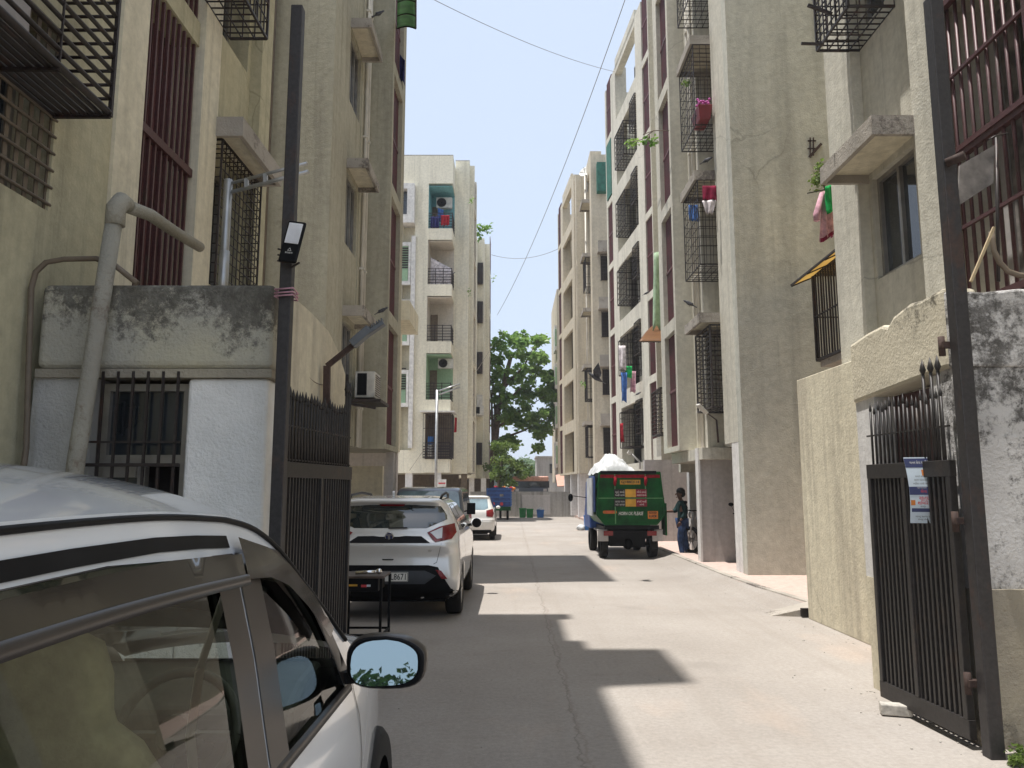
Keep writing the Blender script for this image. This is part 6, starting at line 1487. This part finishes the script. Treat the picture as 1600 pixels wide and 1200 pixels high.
for b_ in ((783,535,16,22),(772,560,12,22),(812,535,14,16),(845,530,6,4,.3),(838,532,5,5,.3),(820,560,10,14,.6),(848,560,10,8,.6),(838,578,14,12),(858,590,8,8,.6),(800,590,18,14),(825,610,22,20,1.5),(855,618,14,16),(790,625,18,18),(780,660,18,22,1.2),(812,655,22,18,1.4),(846,655,20,16,1.3),(795,690,14,8,.8),(862,640,10,14,.8),(838,680,10,7,.5),(774,600,10,18,.7),(866,600,6,10,.4),(840,697,4,6,.2)): blob(*b_)
tb = Vector((-1.9,TD,0)); lim = [[tb, at(772,700,TD), at(778,640,TD), at(790,590,TD), at(800,550,TD)],[at(775,670,TD),at(800,650,TD),at(850,620,TD)],[at(778,640,TD),at(810,610,TD),at(848,575,TD)],[at(784,610,TD),at(820,570,TD),at(835,540,TD)],[at(772,690,TD),at(820,672,TD),at(862,650,TD)],[at(770,690,TD),at(768,620,TD),at(775,560,TD)],[at(776,700,TD),at(773,640,TD),at(770,580,TD)]]
tree('tall peepal tree with open leafy crown in the sky gap beyond the lane', tb, sp, 'leaf', 34, .42, 4, lim, .35, 'peepal_tree')
sp = []
for b_ in ((778,700,12,8),(790,715,16,12),(775,735,14,16,1.2),(803,728,12,12),(815,738,8,8,.5),(790,752,18,8)): blob(*b_, D=52) if len(b_) == 5 else blob(*b_, 1.0, 52)
tb = Vector((-1.0,52,0)); tree('lighter bushy tree behind the blue cargo three wheeler', tb, sp, 'leaf2', 60, .22, 6, [[tb, at(780,745,52), at(785,715,52)],[at(780,745,52),at(800,725,52)]], .15, 'bushy_tree')
rnd = random.Random(31)
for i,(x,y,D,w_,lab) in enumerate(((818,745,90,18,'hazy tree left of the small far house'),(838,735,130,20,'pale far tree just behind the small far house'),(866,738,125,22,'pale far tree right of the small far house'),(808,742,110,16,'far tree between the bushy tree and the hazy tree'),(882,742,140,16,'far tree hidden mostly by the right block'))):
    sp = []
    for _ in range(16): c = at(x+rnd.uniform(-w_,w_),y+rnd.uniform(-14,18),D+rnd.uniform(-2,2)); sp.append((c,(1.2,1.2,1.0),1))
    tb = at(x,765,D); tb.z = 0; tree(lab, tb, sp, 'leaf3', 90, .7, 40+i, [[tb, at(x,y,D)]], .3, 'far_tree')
g = MB(); rnd2 = random.Random(3)
for _ in range(700): sprig(g, (rnd2.uniform(-120,160),rnd2.uniform(210,230),rnd2.uniform(0,8)), (4,3,3), 26, 2.4, rnd2)
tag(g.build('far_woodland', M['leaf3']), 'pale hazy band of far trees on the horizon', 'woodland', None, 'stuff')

# ------------------------------------------------------------------ birds
def bird(c, s, lab, fly=False, hd=(-1,0,0)):
    t = thing('pigeon', lab, 'bird', c, 'pigeons around the buildings'); c = Vector(c); h = Vector(hd).normalized(); sd = Vector((-h.y,h.x,0)); up = Vector((0,0,1))
    if not fly: ax = (h*.8+up*.45).normalized()
    else: ax = (h*.8+up*.55).normalized()
    g = MB(); g.tube([c-ax*.16*s,c-ax*.08*s,c,c+ax*.07*s,c+ax*.11*s,c+ax*.15*s,c+ax*.18*s],[.012*s,.04*s,.055*s,.045*s,.028*s,.03*s,.012*s],10)
    g.tube([c+ax*.17*s,c+ax*.17*s+h*.035*s],[.01*s,.002*s],6); g.build('body', M['bird'], t)
    if fly:
        for k_, dz in ((1,.9),(-1,.75)):
            g = MB(); r0 = c+ax*.05*s; w1 = r0+sd*k_*.13*s+up*.13*s*dz+h*.02*s; w2 = r0+sd*k_*.2*s+up*.30*s*dz-h*.10*s; r1 = c-ax*.07*s; w3 = c+sd*k_*.12*s+up*.08*s*dz-h*.12*s
            g.add([r0,w1,w2,w3,r1],[(0,1,3,4),(1,2,3)]); o = g.build('wing', M['bird'], t); o.modifiers.new('s','SOLIDIFY').thickness=.008
    else:
        for k_ in (1,-1): g = MB(); g.ell(c-ax*.03*s+sd*k_*.04*s,(.08*s,.02*s,.035*s),8,6); g.build('wing', M['bird'], t)
        g = MB(); g.bar(c-up*.03*s,c-up*.10*s,.008*s); g.build('legs', M['rust'], t)
    g = MB(); g.add([c-ax*.14*s+sd*.03*s,c-ax*.14*s-sd*.03*s,c-ax*.25*s-sd*.045*s,c-ax*.25*s+sd*.045*s],[(0,1,2,3)]); g.build('tail', M['bird'], t).modifiers.new('s','SOLIDIFY').thickness=.006
bird(at(931,590,14), .85, 'grey pigeon in flight with raised wings left of the right block', True, (-1,.1,0))
for x,y,D,lab,hd in ((1077,474,15.2,'pigeon perched on the lowest sunshade of the right block',(-1,0,.0)),(997,615,28,'pigeon resting on a ledge beside the right block laundry',(1,0,0)),(1010,458,27,'pigeon perched by the maroon strip of the right block',(1,0,0)),(597,485,15.0,'pigeon perched on the sunshade nearest the ribbed street lamp',(1,0,0)),(592,21,15.0,'pigeon perched on the top sunshade of the shaded left block',(1,0,0)),(708,427,38.9,'small pigeon on the second balcony rail of the cream block',(1,0,0)),(1105,250,15,'pigeon on the middle sunshade of the right block',(1,0,0))):
    bird(at(x,y,D), .7, lab, False, hd)
# ------------------------------------------------------------------ overhead wires
def wire(lab, p, q, sag, r=.008):
    p = Vector(p); q = Vector(q); t = thing('overhead_wire', lab, 'wire', p, 'wires strung across the lane'); g = MB()
    g.tube([p.lerp(q,i/24)-Vector((0,0,sag*4*(i/24)*(1-i/24))) for i in range(25)], r, 5); g.build('cable', M['conduit'], t)
wire('thin wire crossing high from upper left to the right roof corner', at(640,-20,18), at(960,112,30), .25)
wire('thin wire running steeply from the top of the sky down to the left block', at(980,-10,22), at(777,492,46), .8, .012)
wire('short wire sagging between the last left block and the right block at mid height', at(768,398,50), at(874,388,48), .45, .014)
wire('thin cable dropping from the left gate post to the bracket lamp', at(446,520,5.3), at(512,600,6.5), .12, .004)
wire('faint cable on the front of the balcony block', at(640,735,37), at(770,540,50), .1, .012)
t = thing('haze', None, None, (0,0,0))
bpy.data.objects.remove(t)
hb = MB(); hb.box(-320,320,-70,410,-1.2,40); hz = tag(hb.build('haze', None or M['dark']), 'thin pale haze in the air over the whole lane', 'haze', None, 'stuff')
m = bpy.data.materials.new('air'); m.use_nodes = True; nt = m.node_tree; nt.nodes.clear(); o = nt.nodes.new('ShaderNodeOutputMaterial'); pv = nt.nodes.new('ShaderNodeVolumePrincipled'); pv.inputs['Color'].default_value = (.9,.93,1,1); pv.inputs['Density'].default_value = .0009; nt.links.new(pv.outputs[0], o.inputs['Volume'])
hz.data.materials.clear(); hz.data.materials.append(m)
# trees standing across the road behind the camera (seen only in mirrors and glass)
rb = random.Random(77)
for i,(x,y,lab) in enumerate(((6.5,-30,'tree across the road behind the camera, mirrored in the near car'),(14,-40,'second tree across the road behind the camera'))):
    sp = [(Vector((x+rb.gauss(0,1.6),y+rb.gauss(0,2.4),2.6+rb.gauss(0,1.5))),(1.6,1.6,1.1),1) for _ in range(44)]
    tree(lab, Vector((x,y,0)), sp, 'leafd', 170, .38, 90+i, [[Vector((x,y,0)),Vector((x+.1,y,3.5))]], .2, 'roadside_tree')

t = thing('plastic_piece', 'green and orange plastic piece lying at the foot of the blank end wall', 'plastic piece', at(1250,892,13.3))
def gp(x, y): 
    a, b = ray(x, y); D = (.16-EYE)/b; return Vector((a*D, D, .16))
q0, q1, q2, q3 = gp(1246,891), gp(1252,892), gp(1262,892), gp(1282,892)
g = MB(); g.tube([q0+Vector((-.10,0,.16)), q0+Vector((-.03,0,.05)), q1, q2], [.012,.035,.05,.055], 10); g.build('green_part', M['green2'], t)
g = MB(); g.tube([q2, q2.lerp(q3,.5), q3], [.054,.05,.045], 10); g.build('orange_part', M['orange'], t)
g = MB(); rs = random.Random(12)
for _ in range(170):
    k_ = rs.random()
    if k_ < .45: y = rs.uniform(4.9,10); x = (2.98 if y < 6.6 else 3.75)-abs(rs.gauss(0,.22))
    elif k_ < .7: y = rs.uniform(5,16); x = rs.uniform(-1.2,3.2)
    else: y = rs.uniform(10.5,18); x = 3.3+rs.gauss(0,.18)
    r = rs.uniform(.002,.007)*(1 if k_ < .7 else 1.2); a = rs.uniform(0,6)
    g.hexa([Vector((x+r*cx*math.cos(a)-r*cy*math.sin(a)*.7, y+r*cx*math.sin(a)+r*cy*math.cos(a)*.7, .001+(r*.8 if cz else 0))) for cz in (0,1) for cx,cy in ((-1,-1),(1,-.8),(.8,1),(-1,.9))])
tag(g.build('grit', M['brick']), 'small stones and grit strewn over the lane', None, None, 'stuff')
